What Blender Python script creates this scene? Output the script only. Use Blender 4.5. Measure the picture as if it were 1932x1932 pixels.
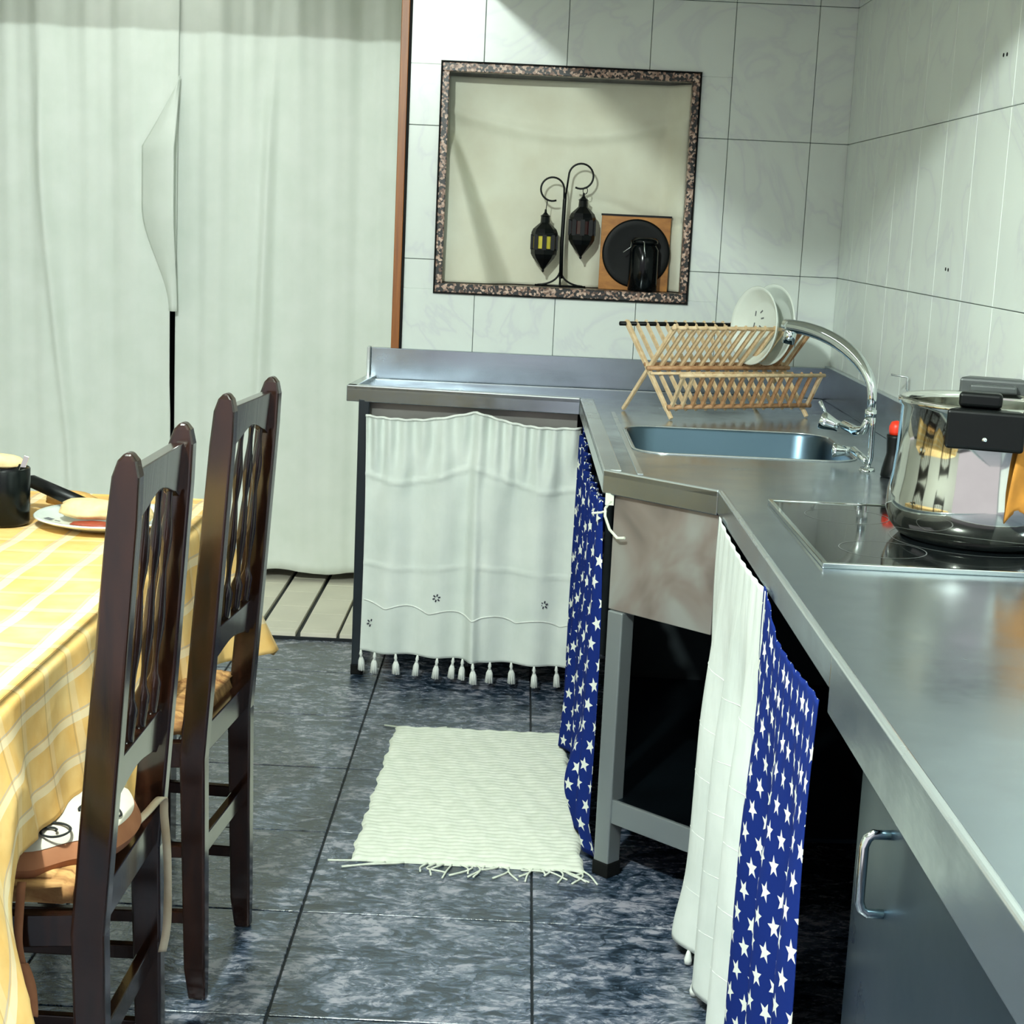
import bpy, math, random
from mathutils import Vector, Matrix
import numpy as np
random.seed(7)
for o in list(bpy.data.objects): bpy.data.objects.remove(o)
SC = bpy.context.scene
COL = SC.collection
PI = math.pi

# ------------------------------------------------------------------ camera
F_PX, PITCH, YAW, ROLL, HC = 3050.0, 0.178842538, -0.00155971795, 0.0465779401, 1.3642171
cp, sp, cy, sy, cr, sr = math.cos(PITCH), math.sin(PITCH), math.cos(YAW), math.sin(YAW), math.cos(ROLL), math.sin(ROLL)
fw = Vector((sy*cp, cy*cp, -sp)); rt = Vector((cy, -sy, 0.0)); dn = fw.cross(rt)
R2 = cr*rt - sr*dn; D2 = sr*rt + cr*dn
cd = bpy.data.cameras.new('camera'); cam = bpy.data.objects.new('camera', cd); COL.objects.link(cam)
m = Matrix.Identity(4)
for i in range(3):
    m[i][0] = R2[i]; m[i][1] = -D2[i]; m[i][2] = -fw[i]
m[2][3] = HC
cam.matrix_world = m
cd.sensor_fit = 'HORIZONTAL'; cd.sensor_width = 36.0; cd.lens = F_PX/1932*36.0; cd.clip_start = 0.05
SC.camera = cam

# ------------------------------------------------------------------ world, lights, exposure
SC.view_settings.view_transform = 'Standard'; SC.view_settings.look = 'None'
SC.view_settings.gamma = 1.0; SC.view_settings.use_curve_mapping = False
SC.view_settings.exposure = 0.1
W = bpy.data.worlds.new('world'); SC.world = W; W.use_nodes = True
W.node_tree.nodes['Background'].inputs[0].default_value = (0.93, 0.88, 0.93, 1)
W.node_tree.nodes['Background'].inputs[1].default_value = 0.95
def lamp(name, kind, loc, power, color, size=0.1, rot=(0, 0, 0), size_y=None):
    l = bpy.data.lights.new(name, kind); l.energy = power; l.color = color
    if kind == 'POINT': l.shadow_soft_size = size
    if kind == 'AREA':
        l.size = size
        if size_y: l.shape = 'RECTANGLE'; l.size_y = size_y
    o = bpy.data.objects.new(name, l); COL.objects.link(o); o.location = loc; o.rotation_euler = rot
    return o
KEY = (-0.64, 1.15, 2.44)
lamp('ceiling_bulb_light', 'POINT', KEY, 270, (0.89, 1.0, 0.93), 0.045)
lamp('ceiling_fill', 'AREA', (-1.0, 3.3, 2.50), 5, (0.97, 0.97, 1.0), 0.5, (0, 0, 0), 1.6)  # unseen fill added to brighten the room evenly
lamp('porch_fill', 'AREA', (-1.3, 5.42, 2.50), 2.5, (0.95, 1.0, 0.92), 0.3, (0, 0, 0), 0.3)  # fill added above the porch to brighten its tiles and curtain

# ------------------------------------------------------------------ materials
def srgb(r, g, b):
    f = lambda c: ((c/255)/12.92 if c/255 <= 0.04045 else (((c/255)+0.055)/1.055)**2.4)
    return (f(r), f(g), f(b), 1)
class NT:
    def __init__(s, name):
        s.m = bpy.data.materials.new(name); s.m.use_nodes = True
        s.t = s.m.node_tree; s.b = s.t.nodes['Principled BSDF']
    def n(s, typ, **kw):
        x = s.t.nodes.new(typ)
        for k, v in kw.items(): setattr(x, k, v)
        return x
    def l(s, a, b): s.t.links.new(a, b)
    def inp(s, node, i, v):
        if isinstance(v, bpy.types.NodeSocket): s.l(v, node.inputs[i])
        elif v is not None: node.inputs[i].default_value = v
    def math(s, op, a, b=None, c=None):
        x = s.n('ShaderNodeMath', operation=op); s.inp(x, 0, a); s.inp(x, 1, b)
        if c is not None: s.inp(x, 2, c)
        return x.outputs[0]
    def noise(s, vec, scale, detail=3, rough=0.5, dist=0.0):
        x = s.n('ShaderNodeTexNoise'); s.l(vec, x.inputs['Vector'])
        x.inputs['Scale'].default_value = scale; x.inputs['Detail'].default_value = detail
        x.inputs['Roughness'].default_value = rough; x.inputs['Distortion'].default_value = dist
        return x.outputs[0]
    def ramp(s, fac, stops):
        x = s.n('ShaderNodeValToRGB'); s.l(fac, x.inputs[0]); e = x.color_ramp.elements
        while len(e) < len(stops): e.new(0.5)
        for i, (p, c) in enumerate(stops): e[i].position = p; e[i].color = c
        return x.outputs[0]
    def mix(s, fac, a, b):
        x = s.n('ShaderNodeMix', data_type='RGBA'); s.inp(x, 0, fac); s.inp(x, 6, a); s.inp(x, 7, b)
        return x.outputs[2]
    def pos(s): return s.n('ShaderNodeNewGeometry').outputs['Position']
    def obj(s): return s.n('ShaderNodeTexCoord').outputs['Object']
    def uv(s): return s.n('ShaderNodeTexCoord').outputs['UV']
    def scale(s, vec, sc):
        x = s.n('ShaderNodeMapping'); s.l(vec, x.inputs[0]); x.inputs['Scale'].default_value = sc; return x.outputs[0]
    def bump(s, h, strength=0.3, dist=0.01):
        x = s.n('ShaderNodeBump'); s.l(h, x.inputs['Height']); x.inputs['Strength'].default_value = strength
        x.inputs['Distance'].default_value = dist; s.l(x.outputs[0], s.b.inputs['Normal'])
    def set(s, col=None, rough=None, metal=None, **kw):
        if col is not None: s.inp(s.b, 'Base Color', col)
        if rough is not None: s.inp(s.b, 'Roughness', rough)
        if metal is not None: s.b.inputs['Metallic'].default_value = metal
        for k, v in kw.items(): s.b.inputs[k].default_value = v
        return s.m
def plain(name, col, rough=0.5, metal=0.0, var=0.12, sc=25, bump=0.0, **kw):
    n = NT(name); nz = n.noise(n.pos(), sc)
    d = tuple(c*(1-var) for c in col[:3])+(1,); b = tuple(min(1, c*(1+var)) for c in col[:3])+(1,)
    n.set(n.ramp(nz, [(0.3, d), (0.7, b)]), rough, metal, **kw)
    if bump: n.bump(nz, bump, 0.003)
    return n.m
M = {}
# marbled wall tile
n = NT('marbled_tile'); P = n.pos()
v1 = n.noise(P, 3.2, 4, 0.5, 1.2)
vein = n.math('ABSOLUTE', n.math('SUBTRACT', v1, 0.5))
oi = n.n('ShaderNodeObjectInfo').outputs['Random']
base = n.ramp(vein, [(0.0, srgb(216, 221, 221)), (0.03, srgb(223, 230, 225)), (0.12, srgb(226, 234, 228))])
n.set(n.mix(n.math('MULTIPLY', oi, 0.12), base, srgb(200, 208, 204)), 0.28); n.bump(n.noise(P, 60, 2), 0.04, 0.002); M['tile'] = n.m
M['grout'] = plain('dark_grout', srgb(120, 130, 134), 0.9)
M['plaster'] = plain('plaster', srgb(214, 216, 205), 0.9)
M['darkened_plaster'] = plain('darkened_wall', srgb(34, 42, 46), 0.9)  # shade under the counters put into the wall colour; far wall shares it
M['ceiling'] = plain('ceiling_paint', srgb(196, 200, 196), 0.9)
# slate floor
n = NT('slate_floor'); P = n.pos()
a = n.noise(n.scale(P, (5, 9, 8)), 1.0, 9, 0.66, 1.4); b_ = n.noise(n.scale(P, (24, 46, 8)), 1.0, 6, 0.65, 0.9)
c_ = n.noise(n.scale(P, (9, 15, 8)), 1.0, 5, 0.6, 2.2)
cr_ = n.math('MINIMUM', n.math('MULTIPLY', n.math('ABSOLUTE', n.math('SUBTRACT', c_, 0.5)), 12.0), 1.0)
h = n.math('ADD', n.math('MULTIPLY', a, 0.45), n.math('MULTIPLY', b_, 0.47))
h = n.math('ADD', h, n.math('MULTIPLY', cr_, 0.07))
n.set(n.ramp(h, [(0.41, srgb(10, 26, 40)), (0.475, srgb(50, 66, 84)), (0.53, srgb(98, 106, 122)), (0.62, srgb(166, 164, 176))]), n.ramp(h, [(0.3, (0.16,)*3+(1,)), (0.7, (0.34,)*3+(1,))]))
n.b.inputs['IOR'].default_value = 1.7; n.bump(h, 0.5, 0.007); n.b.inputs['Specular IOR Level'].default_value = 0.65; M['slate'] = n.m
M['floor_grout'] = plain('floor_grout', srgb(16, 24, 30), 0.6)
M['deck_tile'] = plain('pale_deck_tile', srgb(236, 230, 212), 0.5, var=0.06, sc=6)
# steel
def steel(name, col, r0, r1, bs, metal=1.0, sc=(3, 3, 3)):
    n = NT(name); P = n.pos(); z = n.noise(n.scale(P, sc), 1.0, 5, 0.6)
    n.set(col, n.ramp(z, [(0.3, (r0,)*3+(1,)), (0.7, (r1,)*3+(1,))]), metal); n.bump(n.noise(n.scale(P, (14, 14, 60)), 1.0, 3), bs, 0.002); return n.m
M['steel'] = steel('brushed_steel', srgb(158, 169, 178), 0.15, 0.28, 0.08, metal=0.9, sc=(8, 8, 8))
M['steel_dark'] = steel('dull_steel_panel', srgb(140, 138, 134), 0.36, 0.5, 0.05, metal=0.6, sc=(9, 9, 9))
M['steel_leg'] = steel('satin_steel', srgb(150, 158, 160), 0.3, 0.42, 0.03, metal=0.6)
_n = NT('blotch_reflection_steel'); _z = _n.noise(_n.scale(_n.pos(), (7, 7, 5)), 1.0, 3, 0.5, 0.6)  # reflections on the apron put into the colour as soft blotches
_n.set(_n.ramp(_z, [(0.32, srgb(118, 110, 106)), (0.5, srgb(152, 142, 136)), (0.68, srgb(170, 172, 168))]), 0.42, 0.5); M['blotch_reflection'] = _n.m
M['navy_paint'] = plain('dark_painted_steel', srgb(16, 28, 36), 0.4)
M['steel_edge'] = steel('bright_steel_edge', srgb(196, 203, 204), 0.2, 0.3, 0.03, metal=0.75)
M['basin'] = steel('basin_steel', srgb(84, 104, 118), 0.26, 0.38, 0.05)
M['chrome'] = plain('chrome', srgb(215, 222, 222), 0.06, 1.0, var=0.02)
M['polish'] = plain('polished_steel', srgb(205, 206, 200), 0.07, 1.0, var=0.03)
M['black_plastic'] = plain('black_plastic', srgb(5, 8, 8), 0.4, **{'Specular IOR Level': 0.22})
M['grey_plastic'] = plain('grey_plastic', srgb(70, 74, 74), 0.4)
M['rubber'] = plain('black_rubber', srgb(5, 7, 7), 0.7, **{'Specular IOR Level': 0.22})
M['glass_black'] = plain('hob_glass', srgb(14, 18, 20), 0.06, 0.0)
M['ring'] = plain('hob_ring_print', srgb(110, 112, 112), 0.3)
M['red'] = plain('red_cap', srgb(226, 52, 22), 0.4, var=0.05)
M['iron'] = plain('black_iron', srgb(5, 9, 10), 0.35, 0.0, **{'Specular IOR Level': 0.22})
M['yellow_glass'] = plain('yellow_lantern_glass', srgb(205, 190, 60), 0.2)
M['red_glass'] = plain('dark_red_lantern_glass', srgb(48, 12, 14), 0.2)
M['dark_glass'] = plain('dark_jar_glass', srgb(4, 8, 10), 0.12, **{'Specular IOR Level': 0.22})
M['black_disc'] = plain('black_disc', srgb(4, 8, 9), 0.5, **{'Specular IOR Level': 0.22})
M['white_ceramic'] = plain('white_ceramic', srgb(222, 230, 222), 0.15, var=0.02)
M['print'] = plain('grey_print', srgb(96, 100, 104), 0.4)
M['black_mug'] = plain('black_mug_glaze', srgb(4, 9, 9), 0.25, **{'Specular IOR Level': 0.22})
M['bread'] = plain('bread', srgb(232, 204, 150), 0.8, var=0.12, sc=60, bump=0.4)
M['crust'] = plain('crust', srgb(206, 160, 90), 0.75, var=0.2, sc=50, bump=0.3)
M['ham'] = plain('red_filling', srgb(150, 62, 40), 0.5)
M['orange_reflection'] = plain('orange_reflection', srgb(190, 128, 48), 0.9, sc=30, var=0.15)
M['cord'] = plain('white_cord', srgb(216, 220, 204), 0.9)
# wood
def wood(name, c1, c2, rough, sc=(6, 6, 6), ax=None):
    n = NT(name); P = n.obj(); z = n.noise(n.scale(P, sc), 1.0, 6, 0.6, 0.6)
    n.set(n.ramp(z, [(0.3, c1), (0.7, c2)]), rough); n.bump(z, 0.12, 0.002); return n.m
M['dark_wood'] = wood('dark_varnished_wood', srgb(12, 7, 6), srgb(44, 22, 12), 0.16, (50, 50, 5))
M['dark_wood'].node_tree.nodes['Principled BSDF'].inputs['Coat Weight'].default_value = 0.3
M['dark_wood'].node_tree.nodes['Principled BSDF'].inputs['Coat Roughness'].default_value = 0.12
M['trim_wood'] = wood('orange_brown_wood', srgb(120, 62, 8), srgb(166, 98, 24), 0.4, (60, 60, 4))
M['bamboo'] = wood('pale_bamboo', srgb(206, 172, 128), srgb(238, 216, 178), 0.5, (40, 40, 40))
M['bamboo_dark'] = wood('browned_bamboo', srgb(160, 112, 74), srgb(210, 168, 124), 0.5, (40, 40, 40))
M['box_wood'] = wood('amber_wood', srgb(150, 92, 28), srgb(190, 128, 50), 0.45, (14, 14, 40))
M['rush'] = wood('rush', srgb(120, 74, 36), srgb(206, 160, 100), 0.8, (12, 90, 40))
# fabric
def fabric(name, col, col2, sc=9, weave=900, bs=0.15, trans=0.0):
    n = NT(name); P = n.pos(); z = n.noise(P, sc, 4)
    n.set(n.ramp(z, [(0.3, col2), (0.7, col)]), 0.95); n.b.inputs['Specular IOR Level'].default_value = 0.1
    n.bump(n.noise(n.scale(P, (1, 1, 0.35)), 16, 3), bs, 0.008); return n.m
M['curtain'] = fabric('off_white_curtain', srgb(240, 246, 240), srgb(232, 240, 232))
M['white_cloth'] = fabric('white_cotton', srgb(230, 236, 230), srgb(216, 224, 218), bs=0.8)
M['stitch'] = plain('white_stitching', srgb(236, 240, 234), 0.9)
M['emb'] = plain('dark_embroidery', srgb(52, 54, 66), 0.9)
M['niche_cloth'] = fabric('cream_niche_cloth', srgb(228, 230, 212), srgb(214, 212, 192), sc=6, bs=0.3)
M['tan_cloth'] = fabric('tan_cushion_cloth', srgb(170, 116, 84), srgb(140, 92, 66), sc=14)
M['beige_tie'] = fabric('beige_tie_ribbon', srgb(212, 200, 178), srgb(178, 160, 134), sc=14)
M['rug'] = fabric('white_rag_rug', srgb(232, 236, 222), srgb(216, 222, 206), sc=40)
# star print: five-pointed stars on blue, in metres on the cloth
def star_fabric(name, cell=0.053, R=0.0175):
    n = NT(name); uv = n.uv(); s = n.n('ShaderNodeSeparateXYZ'); n.l(uv, s.inputs[0])
    u, v = s.outputs[0], s.outputs[1]
    row = n.math('FLOOR', n.math('DIVIDE', v, cell*0.86))
    half = n.math('MULTIPLY', n.math('PINGPONG', row, 1.0), 0.5)
    uu = n.math('ADD', n.math('ADD', n.math('DIVIDE', u, cell), half), n.math('MULTIPLY', row, 0.13))
    ci = n.math('FLOOR', uu)
    px = n.math('MULTIPLY', n.math('SUBTRACT', n.math('SUBTRACT', uu, ci), 0.5), cell)
    py = n.math('MULTIPLY', n.math('SUBTRACT', n.math('SUBTRACT', n.math('DIVIDE', v, cell*0.86), row), 0.5), cell*0.86)
    comb = n.n('ShaderNodeCombineXYZ'); n.l(ci, comb.inputs[0]); n.l(row, comb.inputs[1])
    wn = n.n('ShaderNodeTexWhiteNoise', noise_dimensions='2D'); n.l(comb.outputs[0], wn.inputs['Vector'])
    rnd = n.math('MULTIPLY', n.math('SUBTRACT', wn.outputs['Value'], 0.5), 0.7)
    r = n.math('SQRT', n.math('ADD', n.math('MULTIPLY', px, px), n.math('MULTIPLY', py, py)))
    a = n.math('ADD', n.math('ARCTAN2', px, py), rnd)
    a = n.math('SUBTRACT', n.math('FLOORED_MODULO', n.math('ADD', a, PI/5), 2*PI/5), PI/5)
    a = n.math('ABSOLUTE', a)
    qx = n.math('MULTIPLY', r, n.math('COSINE', a)); qy = n.math('MULTIPLY', r, n.math('SINE', a))
    ri = 0.42*R; nx, ny = ri*math.sin(PI/5), R-ri*math.cos(PI/5)
    val = n.math('ADD', n.math('MULTIPLY', qx, nx), n.math('MULTIPLY', qy, ny))
    inside = n.math('LESS_THAN', val, R*nx)
    n.set(n.mix(inside, srgb(20, 40, 110), srgb(232, 236, 226)), 0.95); n.b.inputs['Specular IOR Level'].default_value = 0.1
    n.bump(n.noise(n.pos(), 30, 4), 0.12, 0.01); return n.m
M['stars'] = star_fabric('blue_star_print')
# plaid tablecloth
n = NT('yellow_plaid'); s = n.n('ShaderNodeSeparateXYZ'); n.l(n.uv(), s.inputs[0])
def lines(src, per, w, off=0.0):
    d = n.math('FRACT', n.math('DIVIDE', n.math('ADD', src, off), per))
    return n.math('LESS_THAN', n.math('ABSOLUTE', n.math('SUBTRACT', d, 0.5)), w)
lu = lines(s.outputs[0], 0.085, 0.10); lv = lines(s.outputs[1], 0.10, 0.09)
du = lines(s.outputs[0], 0.085, 0.025, 0.012); dv = lines(s.outputs[1], 0.10, 0.018, 0.012)
base = n.ramp(n.noise(n.pos(), 14, 4), [(0.3, srgb(224, 174, 98)), (0.7, srgb(238, 202, 136))])
c = n.mix(n.math('MULTIPLY', lu, 0.5), base, srgb(240, 232, 206))
c = n.mix(n.math('MULTIPLY', lv, 0.22), c, srgb(240, 230, 200))
c = n.mix(n.math('MULTIPLY', du, 0.45), c, srgb(160, 160, 170))
c = n.mix(n.math('MULTIPLY', dv, 0.32), c, srgb(140, 116, 96))
n.set(c, 0.9); n.b.inputs['Specular IOR Level'].default_value = 0.15; n.bump(n.noise(n.pos(), 20, 5), 0.25, 0.01); M['plaid'] = n.m
# granite trim chips
n = NT('speckled_granite'); vo = n.n('ShaderNodeTexVoronoi'); n.l(n.pos(), vo.inputs['Vector']); vo.inputs['Scale'].default_value = 150
bw = n.n('ShaderNodeSeparateColor'); n.l(vo.outputs['Color'], bw.inputs[0])
n.set(n.ramp(bw.outputs[0], [(0.36, srgb(16, 20, 22)), (0.46, srgb(120, 88, 72)), (0.62, srgb(212, 184, 166)), (0.82, srgb(150, 116, 100)), (0.92, srgb(30, 28, 28))]), 0.4); n.bump(bw.outputs[0], 0.4, 0.004); M['granite'] = n.m
# cushion with spirals: plain white; spiral is geometry
M['cushion_white'] = fabric('white_cushion_top', srgb(206, 200, 186), srgb(190, 182, 168), sc=10)
M['spiral'] = plain('black_spiral_print', srgb(24, 26, 26), 0.9)

# ------------------------------------------------------------------ mesh helpers
class MB:
    def __init__(s): s.v = []; s.f = []; s.uv = None; s.tex = {}
    def add(s, vs, fs):
        b = len(s.v); s.v += [Vector(x) for x in vs]; s.f += [tuple(i+b for i in f) for f in fs]; return s
    def box(s, lo, hi, rot=None, piv=None):
        x0, y0, z0 = lo; x1, y1, z1 = hi
        vs = [Vector(p) for p in ((x0, y0, z0), (x1, y0, z0), (x1, y1, z0), (x0, y1, z0), (x0, y0, z1), (x1, y0, z1), (x1, y1, z1), (x0, y1, z1))]
        if rot is not None:
            c = Vector(piv) if piv else (vs[0]+vs[6])/2
            vs = [c+rot@(q-c) for q in vs]
        return s.add(vs, [(3, 2, 1, 0), (4, 5, 6, 7), (0, 1, 5, 4), (1, 2, 6, 5), (2, 3, 7, 6), (3, 0, 4, 7)])
    def bar(s, a, b, w, h, up=(0, 0, 1)):
        a, b = Vector(a), Vector(b); d = (b-a).normalized(); sd = d.cross(Vector(up))
        if sd.length < 1e-4: sd = d.cross(Vector((0, 1, 0)))
        sd.normalize(); u = sd.cross(d)
        vs = []
        for p in (a, b):
            for i, j in ((-1, -1), (1, -1), (1, 1), (-1, 1)): vs.append(p+sd*(w/2*i)+u*(h/2*j))
        return s.add(vs, [(0, 1, 2, 3), (7, 6, 5, 4), (0, 4, 5, 1), (1, 5, 6, 2), (2, 6, 7, 3), (3, 7, 4, 0)])
    def prism(s, poly, z0, z1):
        k = len(poly); vs = [(x, y, z0) for x, y in poly]+[(x, y, z1) for x, y in poly]
        return s.add(vs, [tuple(range(k-1, -1, -1)), tuple(range(k, 2*k))]+[(i, (i+1) % k, (i+1) % k+k, i+k) for i in range(k)])
    def extrude(s, pts, d):
        d = Vector(d); k = len(pts); vs = [Vector(p) for p in pts]+[Vector(p)+d for p in pts]
        return s.add(vs, [tuple(range(k)), tuple(range(2*k-1, k-1, -1))]+[(i, i+k, (i+1) % k+k, (i+1) % k) for i in range(k)])
    def tube(s, path, r, seg=10, cap=True):
        path = [Vector(p) for p in path]; k = len(path); rs = r if isinstance(r, (list, tuple)) else [r]*k
        up = None; rings = []
        for i, p in enumerate(path):
            d = (path[min(i+1, k-1)]-path[max(i-1, 0)]).normalized()
            if up is None: up = Vector((0, 0, 1)) if abs(d.z) < 0.9 else Vector((1, 0, 0))
            sd = d.cross(up).normalized(); up = sd.cross(d).normalized()
            rings.append([p+rs[i]*(math.cos(2*PI*j/seg)*sd+math.sin(2*PI*j/seg)*up) for j in range(seg)])
        vs = [q for rg in rings for q in rg]; fs = []
        for i in range(k-1):
            for j in range(seg): fs.append((i*seg+j, i*seg+(j+1) % seg, (i+1)*seg+(j+1) % seg, (i+1)*seg+j))
        if cap: fs += [tuple(range(seg-1, -1, -1)), tuple((k-1)*seg+j for j in range(seg))]
        return s.add(vs, fs)
    def lathe(s, prof, c=(0, 0, 0), axis=(0, 0, 1), seg=32, arc=None):
        ax = Vector(axis).normalized(); q = Vector((0, 0, 1)).rotation_difference(ax).to_matrix(); c = Vector(c)
        vs = []; k = len(prof)
        for r, z in prof:
            for j in range(seg):
                a = 2*PI*j/seg; vs.append(c+q@Vector((max(r, 1e-5)*math.cos(a), max(r, 1e-5)*math.sin(a), z)))
        fs = [(i*seg+j, i*seg+(j+1) % seg, (i+1)*seg+(j+1) % seg, (i+1)*seg+j) for i in range(k-1) for j in range(seg)]
        return s.add(vs, fs)
    def grid(s, fn, nu, nv, uvfn=None, thick=0.0):
        vs = []; uvs = []
        for j in range(nv+1):
            for i in range(nu+1):
                vs.append(Vector(fn(i/nu, j/nv))); uvs.append(uvfn(i/nu, j/nv) if uvfn else (i/nu, j/nv))
        b = len(s.v)
        fs = [(j*(nu+1)+i, j*(nu+1)+i+1, (j+1)*(nu+1)+i+1, (j+1)*(nu+1)+i) for j in range(nv) for i in range(nu)]
        s.add(vs, fs)
        for i, q in enumerate(uvs): s.tex[b+i] = q
        return s
EMP = {}
def root(name, label, cat, loc=(0, 0, 0), rz=0.0, group=None, kind=None):
    o = bpy.data.objects.new(name, None); COL.objects.link(o); o.location = loc; o.rotation_euler = (0, 0, rz)
    o.empty_display_size = 0.05
    return tag(o, label, cat, group, kind)
def tag(o, label=None, cat=None, group=None, kind=None):
    if label: o['label'] = label
    if cat: o['category'] = cat
    if group: o['group'] = group
    if kind: o['kind'] = kind
    return o
def put(name, mb, mat, parent=None, smooth=False, bevel=0.0, local=False, solid=0.0, label=None, sub=0, seg=2):
    """local=True: mesh coordinates are the parent's; otherwise world coordinates"""
    me = bpy.data.meshes.new(name)
    vs = mb.v; org = Vector((0, 0, 0))
    if parent is None or not local:
        lo = Vector((min(v.x for v in vs), min(v.y for v in vs), min(v.z for v in vs)))
        hi = Vector((max(v.x for v in vs), max(v.y for v in vs), max(v.z for v in vs)))
        org = Vector(((lo.x+hi.x)/2, (lo.y+hi.y)/2, lo.z))
    me.from_pydata([v-org for v in vs], [], mb.f); me.materials.append(M[mat] if isinstance(mat, str) else mat)
    if mb.tex:
        ul = me.uv_layers.new(name='UVMap')
        for lp in me.loops: ul.data[lp.index].uv = mb.tex.get(lp.vertex_index, (0, 0))
    import bmesh
    bm = bmesh.new(); bm.from_mesh(me)
    if not mb.tex: bmesh.ops.recalc_face_normals(bm, faces=bm.faces)
    bm.to_mesh(me); bm.free()
    if smooth: me.polygons.foreach_set('use_smooth', [True]*len(me.polygons))
    o = bpy.data.objects.new(name, me); COL.objects.link(o)
    if parent is not None:
        o.parent = parent
        if local: o.location = (0, 0, 0)
        else:
            pl, z = parent, Matrix.Identity(4)
            chain = []
            while pl: chain.append(pl); pl = pl.parent
            for q in reversed(chain): z = z@Matrix.LocRotScale(q.location, q.rotation_euler, None)
            o.matrix_local = z.inverted()@Matrix.Translation(org)
    else: o.location = org
    if solid:
        q = o.modifiers.new('t', 'SOLIDIFY'); q.thickness = solid; q.offset = 0
    if bevel:
        q = o.modifiers.new('b', 'BEVEL'); q.width = bevel; q.segments = seg; q.limit_method = 'ANGLE'
    if sub:
        q = o.modifiers.new('s', 'SUBSURF'); q.levels = sub; q.render_levels = sub
    if label: o['label'] = label
    return o
def struct(name, mb, mat, parent=None, **k):
    o = put(name, mb, mat, parent, **k)
    if parent is None: o['kind'] = 'structure'
    return o
def share(name, proto, parent, loc, rot=(0, 0, 0)):
    """link another piece that shares proto's mesh; loc is the piece's own location in the parent"""
    o = proto.copy(); COL.objects.link(o); o.name = name; o.parent = parent; o.location = loc; o.rotation_euler = rot
    return o
def sstep(a, b, x):
    t = max(0.0, min(1.0, (x-a)/(b-a))); return t*t*(3-2*t)
def lerp(a, b, t): return a+(b-a)*t

# ------------------------------------------------------------------ room shell
XR, YB, XE = 0.961, 5.04, -0.396           # right wall, back wall, end of the back wall
CE = 2.56
floor = struct('floor', MB().box((-3.0, -0.6, -0.06), (XR+0.12, 5.06, -0.004)), 'floor_grout')
fx0, fdx, fy0, fdy = -0.385, 0.457, 3.0, 0.424
cache = {}
def tile_piece(name, lo, hi, mat, parent, bevel=0.0012):
    """a box tile; equal sizes share one mesh"""
    sz = tuple(round(hi[i]-lo[i], 4) for i in range(3)); key = (name, sz, mat)
    c = Vector([(lo[i]+hi[i])/2 for i in range(3)])
    if key not in cache:
        mb = MB().box([-s_/2 for s_ in sz], [s_/2 for s_ in sz]); me = bpy.data.meshes.new(name)
        me.from_pydata(mb.v, [], mb.f); me.materials.append(M[mat]); cache[key] = me
    o = bpy.data.objects.new(name, cache[key]); COL.objects.link(o); o.parent = parent
    o.location = c-parent.location
    if bevel:
        q = o.modifiers.new('b', 'BEVEL'); q.width = bevel; q.segments = 1
    return o
for i in range(-5, 3):
    for j in range(-7, 5):
        x0, x1 = fx0+i*fdx, min(fx0+(i+1)*fdx, XR); y0, y1 = fy0+j*fdy, min(fy0+(j+1)*fdy, 5.055)
        dz = random.uniform(-0.0004, 0.0004)
        tile_piece('floor_tile', (x0+0.0025, y0+0.0025, -0.012+dz), (x1-0.0025, y1-0.0025, 0.0+dz), 'slate', floor)
# pale tiles beyond the opening
porch = struct('floor_porch', MB().box((-2.6, 5.06, -0.06), (-0.28, 6.25, 0.008)), 'floor_grout')
for i in range(17):
    x1 = -0.424-0.133*i+0.001; x0 = x1-0.117
    if i == 0: x0, x1 = -0.546, -0.42
    tile_piece('paving_tile', (x0, 5.064, 0.006), (x1, 5.108, 0.021), 'deck_tile', porch)
    y = 5.111; ln = 0.215; first = ln if i % 2 else ln*0.45
    yy = [y, y+first]
    while yy[-1] < 6.15: yy.append(min(yy[-1]+ln, 6.2))
    for a, b in zip(yy, yy[1:]): tile_piece('paving_tile', (x0, a+0.0015, 0.006), (x1, b-0.0015, 0.02), 'deck_tile', porch)

# back wall with niche
NX0, NX1, NZ0, NZ1 = -0.275, 0.495, 1.142, 1.814
ND = 0.17
mb = MB()
mb.box((XE, YB+0.006, 0), (NX0, YB+0.13, CE)); mb.box((NX1, YB+0.006, 0), (XR+0.12, YB+0.13, CE))
mb.box((NX0, YB+0.006, 0), (NX1, YB+0.13, NZ0)); mb.box((NX0, YB+0.006, NZ1), (NX1, YB+0.13, CE))
wall_back = struct('wall_back', mb, 'grout')
mb = MB()
mb.box((NX0-0.01, YB+0.13, NZ0-0.02), (NX0, YB+ND+0.03, NZ1+0.02)); mb.box((NX1, YB+0.13, NZ0-0.02), (NX1+0.01, YB+ND+0.03, NZ1+0.02))
mb.box((NX0-0.01, YB+0.13, NZ0-0.02), (NX1+0.01, YB+ND+0.03, NZ0)); mb.box((NX0-0.01, YB+0.13, NZ1), (NX1+0.01, YB+ND+0.03, NZ1+0.02))
mb.box((NX0-0.01, YB+ND+0.02, NZ0-0.02), (NX1+0.01, YB+ND+0.03, NZ1+0.02))
put('niche_lining', mb, 'plaster', wall_back)
G = 0.0009
xs = [XE, -0.155, 0.095, 0.345, 0.595, 0.845, XR]
zs = [0.832, 1.232, 1.634, 2.034, 2.434, CE]
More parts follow.
